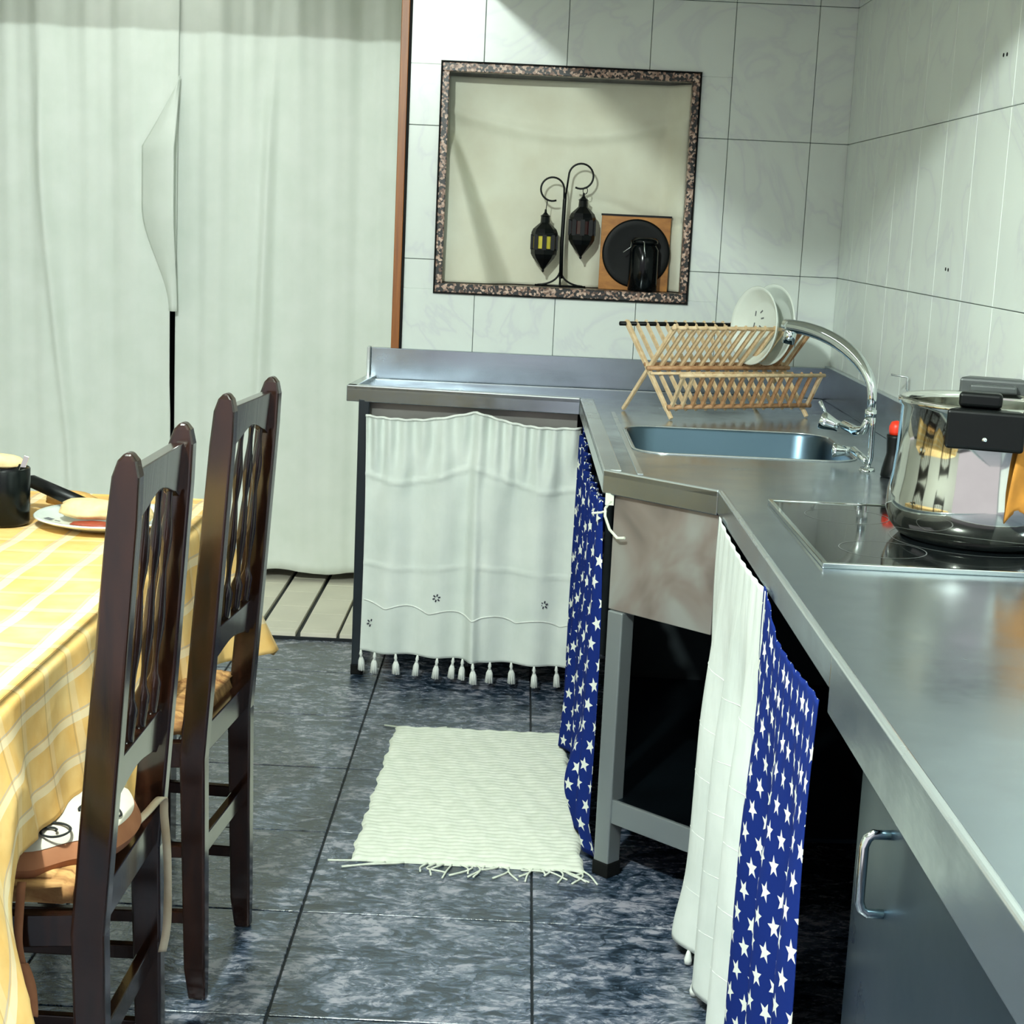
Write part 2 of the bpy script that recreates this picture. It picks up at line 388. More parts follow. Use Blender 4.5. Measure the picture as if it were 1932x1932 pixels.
for a, b in zip(xs, xs[1:]):
    for c, d in zip(zs, zs[1:]):
        rects = [(a+G, b-G, c+G, d-G)]
        # cut the niche out of the tile
        ox0, ox1, oz0, oz1 = max(a, NX0-0.001), min(b, NX1+0.001), max(c, NZ0-0.001), min(d, NZ1+0.001)
        if ox0 < ox1 and oz0 < oz1:
            rects = []
            if c+G < oz0-0.004: rects.append((a+G, b-G, c+G, oz0))
            if oz1 < d-G-0.004: rects.append((a+G, b-G, oz1, d-G))
            if a+G < ox0-0.004: rects.append((a+G, ox0, max(oz0, c+G), min(oz1, d-G)))
            if ox1 < b-G-0.004: rects.append((ox1, b-G, max(oz0, c+G), min(oz1, d-G)))
        for r in rects: tile_piece('wall_tile', (r[0], YB-0.002, r[2]), (r[1], YB+0.006, r[3]), 'tile', wall_back)
wall_right = struct('wall_right', MB().box((XR+0.006, -0.6, 0), (XR+0.12, YB+0.13, CE)), 'grout')
ys = [YB-0.002]+[4.846-0.25*k for k in range(0, 19)]
for a, b in zip(ys[1:], ys):
    for c, d in zip(zs, zs[1:]): tile_piece('wall_tile', (XR-0.002, a+G, c+G), (XR+0.006, b-G, d-G), 'tile', wall_right)
put('lower_wall_shade', MB().box((XR-0.0015, 0.2, 0), (XR+0.006, YB, 0.83)), 'darkened_plaster', wall_right)  # lower wall coloured dark for the shade beneath the worktop
put('lower_wall_shade', MB().box((XE, YB-0.0015, 0), (XR, YB+0.006, 0.83)), 'darkened_plaster', wall_back)
for (y, z) in ((3.440, 1.742), (3.415, 1.741), (3.745, 1.298), (3.722, 1.297)):
    put('drill_hole', MB().lathe([(0, 0), (0.004, 0), (0.004, 0.001), (0, 0.001)], (XR-0.0032, y, z), (1, 0, 0), 10), 'rubber', wall_right)
struct('ceiling', MB().box((-3.0, -0.6, CE), (XR+0.12, 6.3, CE+0.1)), 'ceiling')
struct('wall_left', MB().box((-3.1, -0.6, 0), (-3.0, 6.3, CE)), 'plaster')
struct('wall_far', MB().box((-3.0, 6.25, 0), (-0.27, 6.35, CE)), 'darkened_plaster')
struct('wall_porch', MB().box((-0.396, YB+0.131, 0), (-0.27, 6.25, CE)), 'plaster')
struct('trim_2', MB().box((-3.0, YB, 2.03), (XE, YB+0.09, CE)), 'plaster')       # lintel over the opening
tr = struct('trim_1', MB().box((-0.408, YB-0.012, 0.0), (-0.383, YB+0.02, 2.17)), 'trim_wood', bevel=0.002)
tag(tr, 'orange-brown wooden door trim at the end of the tiled wall')
put('dark_edge', MB().box((-0.383, YB-0.010, 0.9), (-0.375, YB+0.0, 2.17)), 'rubber', tr)  # black edge strip along the right side of the trim
# granite frame of the niche
fr = struct('trim_3', MB().box((NX0-0.004, YB-0.010, NZ0-0.008), (NX1+0.004, YB+0.03, NZ0+0.020)), 'granite', bevel=0.002)
tag(fr, 'brown speckled stone frame around the wall niche')
put('frame_strip', MB().box((NX0-0.004, YB-0.010, NZ1-0.018), (NX1+0.004, YB+0.03, NZ1+0.008)), 'granite', fr, bevel=0.002)
put('frame_strip', MB().box((NX0-0.004, YB-0.010, NZ0+0.020), (NX0+0.018, YB+0.03, NZ1-0.018)), 'granite', fr, bevel=0.002)
put('frame_strip', MB().box((NX1-0.018, YB-0.010, NZ0+0.020), (NX1+0.004, YB+0.03, NZ1-0.018)), 'granite', fr, bevel=0.002)
mb = MB(); e = 0.0045
x0, x1, z0, z1 = NX0-0.004, NX1+0.004, NZ0-0.008, NZ1+0.008
for a, b in (((x0-e, z0-e), (x1+e, z0)), ((x0-e, z1), (x1+e, z1+e)), ((x0-e, z0), (x0, z1)), ((x1, z0), (x1+e, z1))):
    mb.box((a[0], YB-0.0115, a[1]), (b[0], YB+0.0, b[1]))
put('frame_edge', mb, 'rubber', fr)
# unseen box added above the counters, shaped to shade the upper wall
cn = struct('shadow_caster', MB().box((-0.20, 2.35, 2.070), (XR-0.003, 4.9, CE)), 'plaster', bevel=0.003)
# ceiling lamp body
cl = root('ceiling_lamp', 'round ceiling lamp above the dining table', 'lamp', (KEY[0], KEY[1], CE-0.08))
put('lamp_plate', MB().lathe([(0, CE), (0.1, CE), (0.1, CE-0.02), (0.03, CE-0.04), (0, CE-0.04)], (KEY[0], KEY[1], -0.001)), 'white_ceramic', cl, smooth=True)

# ------------------------------------------------------------------ long curtains behind the opening
YC = 5.80
def drape(u, z, k=1.0):
    return (0.013*math.sin(u*19+0.6*math.sin(z*1.1))+0.009*math.sin(u*43+1.3+0.5*z)+0.002*math.sin(u*113+z*1.3))*k*(0.55+0.45*sstep(0, 2.2, z))
def wrinkle(u, z): return 0.004*math.sin(z*21+u*9)*sstep(0.5, 0.05, z)+0.006*math.sin(u*14+z*6)*sstep(0.6, 0.0, z)
rod = root('curtain_rod', 'thin rod carrying the long white curtains', 'rod', (-1.5, YC, 2.38))
put('pole', MB().tube([(-2.9, YC, 2.40), (-0.40, YC, 2.40)], 0.011, 12), 'steel_edge', rod, smooth=True)
def rcurt(a, t):
    z = lerp(2.385, 0.055, t); x = lerp(-1.245, -0.415, a)
    pinch = 0.012*math.sin(t*3+a*9)
    if a > 0.97: pinch = 0
    fold = -0.035*math.exp(-((x+0.88+0.07*t)/0.022)**2)*sstep(0.05, 0.35, t)*(1-0.5*sstep(.6, 1, t))
    return (x+pinch*(1-a)*a*4, YC+drape(x, z)+wrinkle(x, z)+fold, z+0.006*math.sin(x*20)*t)
c = put('long_curtain', MB().grid(rcurt, 220, 70), 'curtain', smooth=True, solid=0.0015)
tag(c, 'long off-white curtain panel hanging between the dark slit and the wooden door trim', 'curtain')
def lcurt(a, t):
    z = lerp(2.385, 0.05, t); x = lerp(-2.85, -1.258, a)
    zz = z
    # the free edge curls forward and swings left halfway up
    w = sstep(0.86, 1.0, a); bulge = math.sin(max(0, min(1, (2.1-z)/1.75))*PI)
    y = YC-0.012+drape(x+0.3, z)+wrinkle(x, z)-0.02*w*bulge
    x += 0.022*w*sstep(1.0, 1.2, z)+0.003*w*sstep(0.75, 0.6, z)
    y -= 0.03*math.exp(-((x+1.66+0.05*math.sin(t*5))/0.02)**2)*sstep(0.15, 0.4, t)
    return (x, y, z)
c = put('long_curtain', MB().grid(lcurt, 300, 70), 'curtain', smooth=True, solid=0.0015)
tag(c, 'long off-white curtain panel left of the dark slit, behind the dining table', 'curtain')
def flap(a, t):
    z = lerp(1.80, 0.99, t); s_ = min(1, t/0.30)**1.1*(1-sstep(0.55, 1.0, t)*0.75)
    x = -1.226-0.132*a*s_
    y = YC-0.035-0.095*(1-a)*s_-0.02*math.sin(a*PI)
    return (x, y, z)
put('folded_edge', MB().grid(flap, 14, 40), 'curtain', c, smooth=True, solid=0.0015)
# a narrow pale stick/latch in the slit
lt = put('door_latch', MB().box((-1.262, 6.17, 0.86), (-1.235, 6.245, 0.95)).box((-1.256, 6.15, 0.89), (-1.246, 6.18, 0.90)), 'white_ceramic', bevel=0.002)
tag(lt, 'small white latch glimpsed in the slit between the curtains', 'latch')

# ------------------------------------------------------------------ steel worktop and bench
Z = 0.87; ZD = 0.858
wt = root('steel_worktop', 'angled stainless steel worktop with upstand, rim and sunken sink', 'worktop', (0.5, 3.3, 0.8))
A = (-0.505, 4.690); B = (0.173, 4.615); K1 = (0.178, 3.278); K2 = (0.390, 3.074); N = (0.388, 0.35)
SX0, SX1, SY0, SY1 = 0.272, 0.775, 3.635, 4.115     # sink opening
def rrect(x0, x1, y0, y1, r, k=6):
    pts = []
    for cx, cy_, a0 in ((x1-r, y1-r, 0), (x0+r, y1-r, 90), (x0+r, y0+r, 180), (x1-r, y0+r, 270)):
        for i in range(k+1):
            a = math.radians(a0+90*i/k); pts.append((cx+r*math.cos(a), cy_+r*math.sin(a)))
    return pts
hole = rrect(SX0, SX1, SY0, SY1, 0.075)
# deck with hole: bmesh triangle fill
import bmesh
bm = bmesh.new()
outer = [(-0.485, 4.688), (0.173+0.02, 4.62), (K1[0]+0.02, K1[1]), K2, N, (XR-0.02, 0.35), (XR-0.02, YB-0.02), (-0.485, YB-0.02)]
def loop(pts):
    vs = [bm.verts.new((x, y, ZD)) for x, y in pts]; return [bm.edges.new((vs[i], vs[(i+1) % len(vs)])) for i in range(len(vs))]
es = loop(outer)+loop(hole)
bmesh.ops.triangle_fill(bm, use_beauty=True, use_dissolve=False, edges=es)
me = bpy.data.meshes.new('deck'); 
bmesh.ops.recalc_face_normals(bm, faces=bm.faces)
bm.to_mesh(me); bm.free(); me.materials.append(M['steel'])
dk = bpy.data.objects.new('deck', me); COL.objects.link(dk); dk.parent = wt; dk.location = -wt.location
q = dk.modifiers.new('t', 'SOLIDIFY'); q.thickness = 0.002; q.offset = -1
# basin
mb = MB(); rings = [(0.0, ZD+0.001), (0.004, ZD-0.006), (0.010, ZD-0.16), (0.035, ZD-0.185), (0.10, ZD-0.19)]
k = len(hole); vs = []
for inset, z in rings:
    for (x, y) in rrect(SX0+inset, SX1-inset, SY0+inset, SY1-inset, max(0.075-inset*0.4, 0.03)): vs.append((x, y, z))
fs = [(i*k+j, i*k+(j+1) % k, (i+1)*k+(j+1) % k, (i+1)*k+j) for i in range(len(rings)-1) for j in range(k)]
fs.append(tuple((len(rings)-1)*k+j for j in range(k)))
mb.add(vs, fs); bs = put('sink_basin', mb, 'basin', wt, smooth=True, label='deep rounded sink bowl')
put('drain', MB().lathe([(0, 0.004), (0.03, 0.004), (0.042, 0.0)], (0.52, 3.87, ZD-0.19)), 'chrome', bs, smooth=True)
hi_ = rrect(SX0-0.007, SX1+0.007, SY0-0.007, SY1+0.007, 0.08)
put('sink_lip', MB().tube([(x, y, ZD+0.0005) for x, y in hi_+hi_[:1]], 0.003, 6), 'steel_edge', wt, smooth=True)
# raised rims
def strip(pts, w_in, z0, z1):
    """band along a polyline pts, offset inwards to the left-hand side by w_in"""
    m_ = MB(); out = []
    for i, p in enumerate(pts):
        p = Vector(p); d0 = (p-Vector(pts[i-1])).normalized() if i else None
        d1 = (Vector(pts[i+1])-p).normalized() if i < len(pts)-1 else None
        n0 = Vector((-d0.y, d0.x)) if d0 else None; n1 = Vector((-d1.y, d1.x)) if d1 else None
        nn = (n0+n1).normalized() if n0 and n1 else (n0 or n1)
        kf = 1/max(0.4, nn.dot(n0 or n1)); out.append(p+nn*w_in*kf)
    poly = [tuple(p) for p in pts]+[tuple(p) for p in reversed(out)]
    for i in range(len(pts)-1):
        m_.prism([tuple(pts[i]), tuple(pts[i+1]), tuple(out[i+1]), tuple(out[i])], z0, z1)
    return m_
put('raised_rim', strip([A, B], 0.030, ZD-0.004, Z), 'steel_edge', wt, bevel=0.003)
put('raised_rim', strip([B, K1], 0.038, ZD-0.004, Z), 'steel_edge', wt, bevel=0.003)
put('raised_rim', strip([K1, K2], 0.008, ZD-0.004, Z), 'steel_edge', wt, bevel=0.003)
put('raised_rim', strip([K2, N], 0.010, ZD-0.004, Z), 'steel_edge', wt, bevel=0.003)
put('raised_rim', strip([(-0.478, YB-0.012), A], 0.030, ZD-0.004, Z), 'steel_edge', wt, bevel=0.003)
# gutter line left of the sink (a pressed step)
put('pressed_step', MB().prism([(0.250, 3.30), (0.262, 3.30), (0.262, 4.40), (0.250, 4.40)], ZD-0.001, ZD+0.0025), 'steel_edge', wt, bevel=0.001)
# fascias
def fascia(p, q_, z0, z1=Z-0.002, mat='steel'):
    return put('fascia', strip([p, q_], 0.012, z0, z1), mat, wt, bevel=0.002)
fascia(A, B, 0.822); fascia(B, K1, 0.822, mat='steel_edge'); fascia(K1, K2, 0.820, mat='steel'); fascia(K2, (0.389, 1.885), 0.825)
fascia((0.389, 1.885), N, 0.795)
fascia((-0.478, YB-0.014), A, 0.826, mat='steel_edge')
# upstands
put('upstand', MB().box((-0.468, YB-0.020, ZD), (XR-0.004, YB-0.0035, 0.955)), 'steel', wt, bevel=0.002)
put('upstand', MB().box((XR-0.022, 0.35, ZD), (XR-0.0045, YB-0.02, 0.963)), 'steel', wt, bevel=0.002)
put('upstand_end', MB().box((-0.478, YB-0.045, ZD+0.004), (-0.468, YB-0.004, 0.958)), 'steel_edge', wt, bevel=0.002)
put('upstand_fold', MB().box((-0.45, YB-0.045, ZD), (XR-0.03, YB-0.041, ZD+0.002)), 'steel_edge', wt)
# bench frame beneath
bf = root('steel_bench_frame', 'stainless steel bench frame with corner leg, apron and low shelf under the sink', 'bench', (0.4, 3.6, 0.0))
d = (Vector(K2)-Vector(K1)).normalized(); nrm = Vector((-d.y, d.x))   # points inwards
def dpt(s_, inn): p = Vector(K1)+d*s_+nrm*inn; return (p.x, p.y)
L = (Vector(K2)-Vector(K1)).length
put('apron_panel', MB().prism([dpt(0.024, 0.012), dpt(L-0.004, 0.012), dpt(L-0.004, 0.026), dpt(0.024, 0.026)], 0.579, 0.835), 'blotch_reflection', bf, bevel=0.002, label='square grey apron panel on the angled corner')
def leg(p, w, z1=0.82, ang=0.0, name='leg', mat='navy_paint'):
    r_ = Matrix.Rotation(ang, 3, 'Z')
    o = put(name, MB().box((p[0]-w/2, p[1]-w/2, 0.03), (p[0]+w/2, p[1]+w/2, z1), r_), mat, bf, bevel=0.003)
    put('foot_cap', MB().box((p[0]-w/2-0.002, p[1]-w/2-0.002, 0.0), (p[0]+w/2+0.002, p[1]+w/2+0.002, 0.032), r_), 'rubber', o, bevel=0.003)
    return o
ang = math.atan2(d.y, d.x)
pl_ = dpt(0.040, 0.010)
pl_ = dpt(0.048, 0.026); leg(pl_, 0.040, 0.578, ang, mat='steel_leg')
leg((0.43, 3.20), 0.035); leg((-0.452, 4.700), 0.032, 0.83); leg((-0.455, 4.985), 0.032, 0.83); leg((0.17, 4.98), 0.032); leg((0.90, 4.98), 0.032, 0.83); leg((0.90, 3.0), 0.032, 0.83)
leg((-0.12, 4.72), 0.012, 0.84, name='centre_rod')
sh = [dpt(0.055, 0.015), dpt(L+0.02, 0.015), (0.90, 3.10), (0.90, 4.20), (0.30, 4.20)]
put('low_shelf', MB().prism(sh, 0.160, 0.171), 'basin', bf, bevel=0.002, label='steel shelf with a folded front lip')  # dark basin steel stands in for the shade over the shelf
put('shelf_lip', MB().prism([dpt(0.055, 0.010), dpt(L+0.02, 0.010), dpt(L+0.02, 0.020), dpt(0.055, 0.020)], 0.122, 0.174), 'steel_leg', bf, bevel=0.002)
put('apron_panel', MB().prism([(-0.44, 4.735), (0.17, 4.668), (0.17, 4.672), (-0.44, 4.739)], 0.755, 0.835), 'steel_dark', bf)
put('shade_panel', MB().box((0.30, 4.22, 0.10), (0.90, 4.23, 0.80)), 'darkened_plaster', bf)  # panel added to keep the space under the bench dark

# near cabinet: steel front with a bow handle
cb = root('steel_cabinet', 'stainless steel cabinet front with a bow handle under the near worktop', 'cabinet', (0.66, 1.1, 0.0))
put('body', MB().box((0.436, 0.40, 0.02), (0.93, 1.83, 0.79)), 'steel_dark', cb, bevel=0.003)
dr = put('door', MB().box((0.418, 0.40, 0.05), (0.434, 1.80, 0.785)), 'basin', cb, bevel=0.004)
hy, hz0, hz1 = 1.645, 0.645, 0.735
put('handle', MB().tube([(0.420, hy, hz1), (0.400, hy, hz1), (0.394, hy, hz1-0.005), (0.391, hy, hz1-0.014), (0.391, hy, hz0+0.014), (0.394, hy, hz0+0.005), (0.400, hy, hz0), (0.420, hy, hz0)], 0.0055, 10), 'chrome', dr, smooth=True, label='small upright chrome bow handle')

# ------------------------------------------------------------------ hob
hb = root('glass_hob', 'black glass hob with a steel frame set in the worktop', 'hob', (0.70, 2.72, ZD))
HX0, HX1, HY0, HY1 = 0.478, 0.925, 2.44, 3.02
put('glass_plate', MB().prism(rrect(HX0+0.008, HX1-0.008, HY0+0.008, HY1-0.008, 0.008, 3), ZD+0.0005, ZD+0.0065), 'glass_black', hb)
mb = MB(); w = 0.009
for lo, hi in (((HX0, HY0), (HX1, HY0+w)), ((HX0, HY1-w), (HX1, HY1)), ((HX0, HY0+w), (HX0+w, HY1-w)), ((HX1-w, HY0+w), (HX1, HY1-w))): mb.box((lo[0], lo[1], ZD), (hi[0], hi[1], ZD+0.0085))
put('steel_frame', mb, 'chrome', hb, bevel=0.0015)
for (x, y, r) in ((0.78, 2.70, 0.14), (0.60, 2.88, 0.075), (0.60, 2.58, 0.07)):
    put('ring_mark', MB().lathe([(r-0.0008, 0), (r+0.0008, 0)], (x, y, ZD+0.0068), seg=64), 'ring', hb)
ZH = ZD+0.0065

# ------------------------------------------------------------------ big steel pot
PC = Vector((0.793, 2.722, ZH))
pt = root('steel_pot', 'large polished steel pressure pot without lid, black side grips, on the hob', 'pot', PC)
pr = [(0.0, 0.0), (0.128, 0.0), (0.136, 0.006), (0.150, 0.022), (0.158, 0.045), (0.157, 0.075), (0.151, 0.105), (0.148, 0.14), (0.146, 0.222), (0.151, 0.228), (0.152, 0.234), (0.147, 0.238), (0.141, 0.236), (0.140, 0.226), (0.142, 0.12), (0.13, 0.03), (0, 0.02)]
put('pot_body', MB().lathe(pr, PC, seg=72), 'polish', pt, smooth=True)
hd = Vector((-0.30, -0.955, 0)).normalized(); sd = Vector((-hd.y, hd.x, 0))
def hblk(name, out0, out1, w0, w1, z0, z1, mat, sgn=1, bev=0.006, off=0.0, par=None):
    a = PC+hd*sgn*out0+sd*off; b = PC+hd*sgn*out1+sd*off
    vs = [a-sd*w0, a+sd*w0, b+sd*w1, b-sd*w1]
    return put(name, MB().prism([(v.x, v.y) for v in vs], ZH+z0, ZH+z1), mat, par or pt, bevel=bev, seg=3)
g = hblk('grip', 0.143, 0.180, 0.052, 0.062, 0.172, 0.236, 'black_plastic')
hblk('latch', 0.125, 0.160, 0.032, 0.034, 0.238, 0.262, 'black_plastic', off=-0.012, par=g)
bolt = PC+hd*0.181
put('rivet', MB().lathe([(0, 0.002), (0.003, 0.001), (0.004, 0)], (bolt.x, bolt.y, ZH+0.190), hd, 10), 'chrome', g, smooth=True)
g2 = hblk('grip', 0.140, 0.185, 0.060, 0.048, 0.225, 0.262, 'grey_plastic', -1)
hblk('latch', 0.120, 0.150, 0.040, 0.040, 0.238, 0.252, 'grey_plastic', -1, 0.004, par=g2)
put('bracket', MB().tube([PC+hd*0.147+sd*0.062+Vector((0, 0, 0.245)), PC+hd*0.150+sd*0.105+Vector((0, 0, 0.245))], 0.011, 14), 'polish', pt, smooth=True)
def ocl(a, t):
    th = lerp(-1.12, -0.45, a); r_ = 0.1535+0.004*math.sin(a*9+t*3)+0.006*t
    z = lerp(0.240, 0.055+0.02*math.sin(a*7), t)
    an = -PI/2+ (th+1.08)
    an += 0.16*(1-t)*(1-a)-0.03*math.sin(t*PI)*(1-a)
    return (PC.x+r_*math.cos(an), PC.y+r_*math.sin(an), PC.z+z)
oc = put('orange_reflection', MB().grid(ocl, 14, 18), 'orange_reflection', smooth=True, solid=0.002)  # added curved sheet imitating an orange reflection in the pot
tag(oc, 'orange-brown sheet standing in for a reflection on the front right side of the steel pot', 'cloth')

# small bottle with a red ball cap
rb = root('black_bottle', 'small black bottle with a round red cap beside the tap', 'bottle', (0.805, 3.43, ZD))
put('bottle_body', MB().lathe([(0, 0), (0.024, 0), (0.026, 0.004), (0.024, 0.02), (0.018, 0.045), (0.0165, 0.052), (0.019, 0.085), (0.019, 0.092), (0, 0.092)], (0.805, 3.43, ZD+0.0003)), 'black_plastic', rb, smooth=True)
put('cap', MB().lathe([(0.0, 0.088), (0.013, 0.092), (0.0155, 0.100), (0.0155, 0.110), (0.011, 0.120), (0.0, 0.123)], (0.805, 3.43, ZD)), 'red', rb, smooth=True)

# ------------------------------------------------------------------ tap
FB = Vector((0.798, 3.50, ZD))
tp = root('kitchen_tap', 'tall chrome kitchen tap with an arched spout over the sink', 'tap', FB)
FB = Vector((0.768, 3.515, ZD))
put('base_plate', MB().lathe([(0, 0.006), (0.016, 0.006), (0.018, 0.0)], FB+Vector((0, 0, 0.0004))), 'chrome', tp, smooth=True)
put('post', MB().tube([FB+Vector((0, 0, 0.004)), FB+Vector((0.006, 0, 0.03)), FB+Vector((0.0045, 0, 0.10)), FB+Vector((0, 0, 0.165))], 0.0062, 12), 'chrome', tp, smooth=True)
arc = []
tip = Vector((0.617, 3.75, 1.140)); st = FB+Vector((-0.002, 0, 0.13))
for i in range(25):
    a = i/24*PI/2*1.04
    h = 1-math.cos(a); v = math.sin(a)
    p = Vector((lerp(st.x, tip.x, h), lerp(st.y, tip.y, h), st.z+0.03+(1.152-st.z-0.03)*v)); arc.append(p)
put('spout', MB().tube([st]+arc, [0.008]+[lerp(0.010, 0.0155, sstep(0, 12, i)) for i in range(25)], 14), 'chrome', tp, smooth=True)
put('spout_tip', MB().tube([tip+Vector((0.002, 0, 0.008)), tip+Vector((-0.004, 0.004, -0.028))], 0.0145, 14), 'chrome', tp, smooth=True)
put('collar', MB().tube([st+Vector((0, 0, -0.012)), st+Vector((0, 0, 0.004))], 0.0125, 16), 'chrome', tp, smooth=True)
bd = put('mixer_body', MB().tube([FB+Vector((-0.004, 0.01, 0.112)), FB+Vector((-0.008, 0.03, 0.085)), FB+Vector((-0.016, 0.07, 0.078)), FB+Vector((-0.03, 0.14, 0.082))], [0.008, 0.010, 0.011, 0.010], 14), 'chrome', tp, smooth=True)
ax = Vector((-0.75, 0.3, 0.25)).normalized()
hp = Vector((0.728, 3.66, 0.935))
put('handle', MB().lathe([(0, 0.0), (0.012, 0.0), (0.013, 0.010), (0.018, 0.028), (0.0215, 0.042), (0.018, 0.044), (0, 0.04)], hp, ax, 20), 'chrome', tp, smooth=True, label='bell-shaped chrome tap handle')
put('lever', MB().tube([hp+ax*0.03+Vector((0, 0, 0.012)), hp+ax*0.05+Vector((0, 0, 0.04))], [0.003, 0.0045], 10), 'chrome', tp, smooth=True)
hp2 = Vector((0.745, 3.60, 0.888))
put('handle', MB().lathe([(0, 0.0), (0.010, 0.0), (0.011, 0.012), (0.015, 0.028), (0.017, 0.038), (0, 0.04)], hp2, Vector((-0.85, 0.15, 0.0)), 20), 'chrome', tp, smooth=True)
put('side_arm', MB().tube([FB+Vector((-0.002, 0.01, 0.02)), hp2+Vector((0.008, 0, 0.004))], 0.008, 10), 'chrome', tp, smooth=True)

wh = put('wall_hook', MB().tube([(XR-0.003, 3.975, 0.985), (XR-0.012, 3.975, 1.0), (XR-0.012, 3.975, 1.028), (XR-0.05, 3.99, 1.031)], 0.0026, 8).lathe([(0, 0), (0.008, 0), (0.006, 0.004), (0, 0.004)], (XR-0.0028, 3.975, 0.985), (-1, 0, 0), 12), 'steel_edge', smooth=True)
tag(wh, 'small bent metal hook on the right wall above the upstand', 'hook')

# ------------------------------------------------------------------ wooden dish rack
rk = root('dish_rack', 'folding wooden dish rack standing behind the sink', 'dish rack', (0.53, 4.37, ZD))
LX = Vector((0.395, 0.205, 0.0)); zf = ZD+0.001
pA = Vector((0.287, 4.46, zf)); pB = Vector((0.405, 4.28, zf)); pC = Vector((0.347, 4.37, 0.992))
pD = Vector((0.284, 4.46, 1.098)); pE = Vector((0.402, 4.28, 1.103)); pG = Vector((0.425, 4.215, 0.984)); pH = Vector((0.404, 4.285, 0.893))
def rail(p, r=0.0055, mat='bamboo', a=-0.012, b=0.012, name='rail', L_=None):
    LL = L_ or LX
    dd = LL.normalized(); return put(name, MB().tube([p+dd*a, p+LL+dd*b], r, 8), mat, rk, smooth=True)
rail(pD, 0.006, 'black_plastic', -0.022, 0.0); rail(pE, 0.0055, 'bamboo'); rail(pC+Vector((0.002, -0.012, -0.004)), 0.006, 'bamboo_dark'); rail(pC+Vector((-0.004, 0.012, 0.004)), 0.0055, 'bamboo_dark')
rail(pG, 0.0052, 'bamboo'); rail(pH, 0.0065, 'bamboo_dark'); rail(pC+Vector((0.012, -0.014, -0.018)), 0.004, 'bamboo')
NS = 15
for i in range(NS):
    o_ = LX*(i/(NS-1))
    dk_ = 'bamboo_dark' if i > 11 else 'bamboo'
    put('slat', MB().bar(pD+o_+(pD-pB).normalized()*0.010, pB+o_+(pD-pB)*0.10, 0.011, 0.006, up=LX), 'bamboo', rk)
    put('slat', MB().bar(pE+o_+(pE-pA).normalized()*0.006, pC+o_+Vector((0.0, 0.004, -0.004)), 0.0125, 0.006, up=LX), dk_, rk)
    if 0 < i < NS: put('slat', MB().bar(pG+o_+Vector((0, 0, 0.005)), pH+o_, 0.0125, 0.005, up=LX), 'bamboo_dark' if i > 1 else 'bamboo', rk)
for i in (0, 1):
    o_ = LX*i
    fa = put('leg', MB().bar(pE+o_+Vector((0, 0, 0.008)), pA+o_+Vector((0, 0, 0.003)), 0.010, 0.010, up=LX), 'bamboo', rk, bevel=0.002)
    fb = put('leg', MB().bar(pD+o_+Vector((0, 0, 0.008)), pB+o_+Vector((0, 0, 0.003)), 0.010, 0.010, up=LX), 'bamboo', rk, bevel=0.002)
    put('side_strut', MB().bar(pG+o_, pH+o_, 0.010, 0.008, up=LX), 'bamboo', rk)
# plates in the rack
def plate(name, c, nrm_, R_, label, deep=0.03, mat='white_ceramic', group=None):
    t = root(name, label, 'plate', c, group=group)
    prof = [(0, 0.0), (R_*0.62, 0.0), (R_*0.72, 0.006), (R_*0.93, deep*0.75), (R_, deep), (R_+0.001, deep+0.001), (R_-0.002, deep+0.003), (R_*0.9, deep*0.8+0.002), (R_*0.68, 0.009), (R_*0.6, 0.004), (0, 0.004)]
    put('dish', MB().lathe(prof, c, nrm_, 48), mat, t, smooth=True)
    return t
nv = Vector((-0.885, -0.46, 0.08)).normalized()
p1 = plate('soup_plate', Vector((0.665, 4.50, 1.104)), nv, 0.108, 'white flowered soup plate, the left one standing in the wooden dish rack', 0.034)
q3 = Vector((0, 0, 1)).rotation_difference(nv).to_matrix()
for (a, b, r_) in ((-0.02, 0.015, 0.010), (0.012, 0.03, 0.007), (0.018, -0.005, 0.006), (-0.005, -0.015, 0.009), (0.03, 0.01, 0.006), (-0.032, -0.02, 0.006)):
    c0 = Vector((0.665, 4.50, 1.104))+q3@Vector((a, b+0.02, 0.0048))
    ln = q3@Vector((math.cos(a*300), math.sin(a*300), 0))
    put('flower_print', MB().bar(c0-ln*r_, c0+ln*r_, 0.004, 0.0006, up=nv), 'print', p1)
plate('dinner_plate', Vector((0.705, 4.515, 1.108)), nv, 0.112, 'white plate behind the flowered one, right one standing in the wooden dish rack', 0.026)

# ------------------------------------------------------------------ niche contents
def ncl(a, t):
    x = lerp(NX0+0.012, NX1-0.012, a); z = lerp(NZ1-0.022, NZ0+0.022, t)
    y = YB+0.148-0.03*sstep(0.30, 0.0, t)*1.0
    sag = 0.16+0.10*math.sin(PI*a)
    y -= 0.016*math.exp(-((t-sag)/0.035)**2)
    y += 0.010*math.sin(a*5+t*3)+0.004*math.sin(a*17-t*9)*t
    if t > 0.22:
        w_ = 0.02+0.13*(t-0.22); d_ = a-0.24*(t-0.22)
        y -= 0.095*sstep(w_, -0.01, d_)*sstep(0.22, 0.40, t)
    rr_ = sstep(0.90, 1.0, a); y -= 0.07*rr_
    y += 0.012*math.exp(-((t-0.62-0.05*math.sin(a*8))/0.03)**2)*sstep(0.4, 0.7, a)
    y += 0.008*math.sin(a*48)*sstep(0.78, 0.95, t)*sstep(0.35, 0.5, a)
    return (x, max(YB+0.032, min(y, YB+ND+0.012)), z)
nc = put('niche_drape', MB().grid(ncl, 90, 70), 'niche_cloth', smooth=True, solid=0.0012)
tag(nc, 'cream cloth draped over the back of the wall niche', 'cloth')
NS_ = NZ0+0.020   # niche shelf height
YL = YB+0.055
put('niche_shelf', MB().box((NX0+0.0, YB+0.03, NZ0), (NX1, YB+0.16, NS_-0.001)), 'granite', fr)
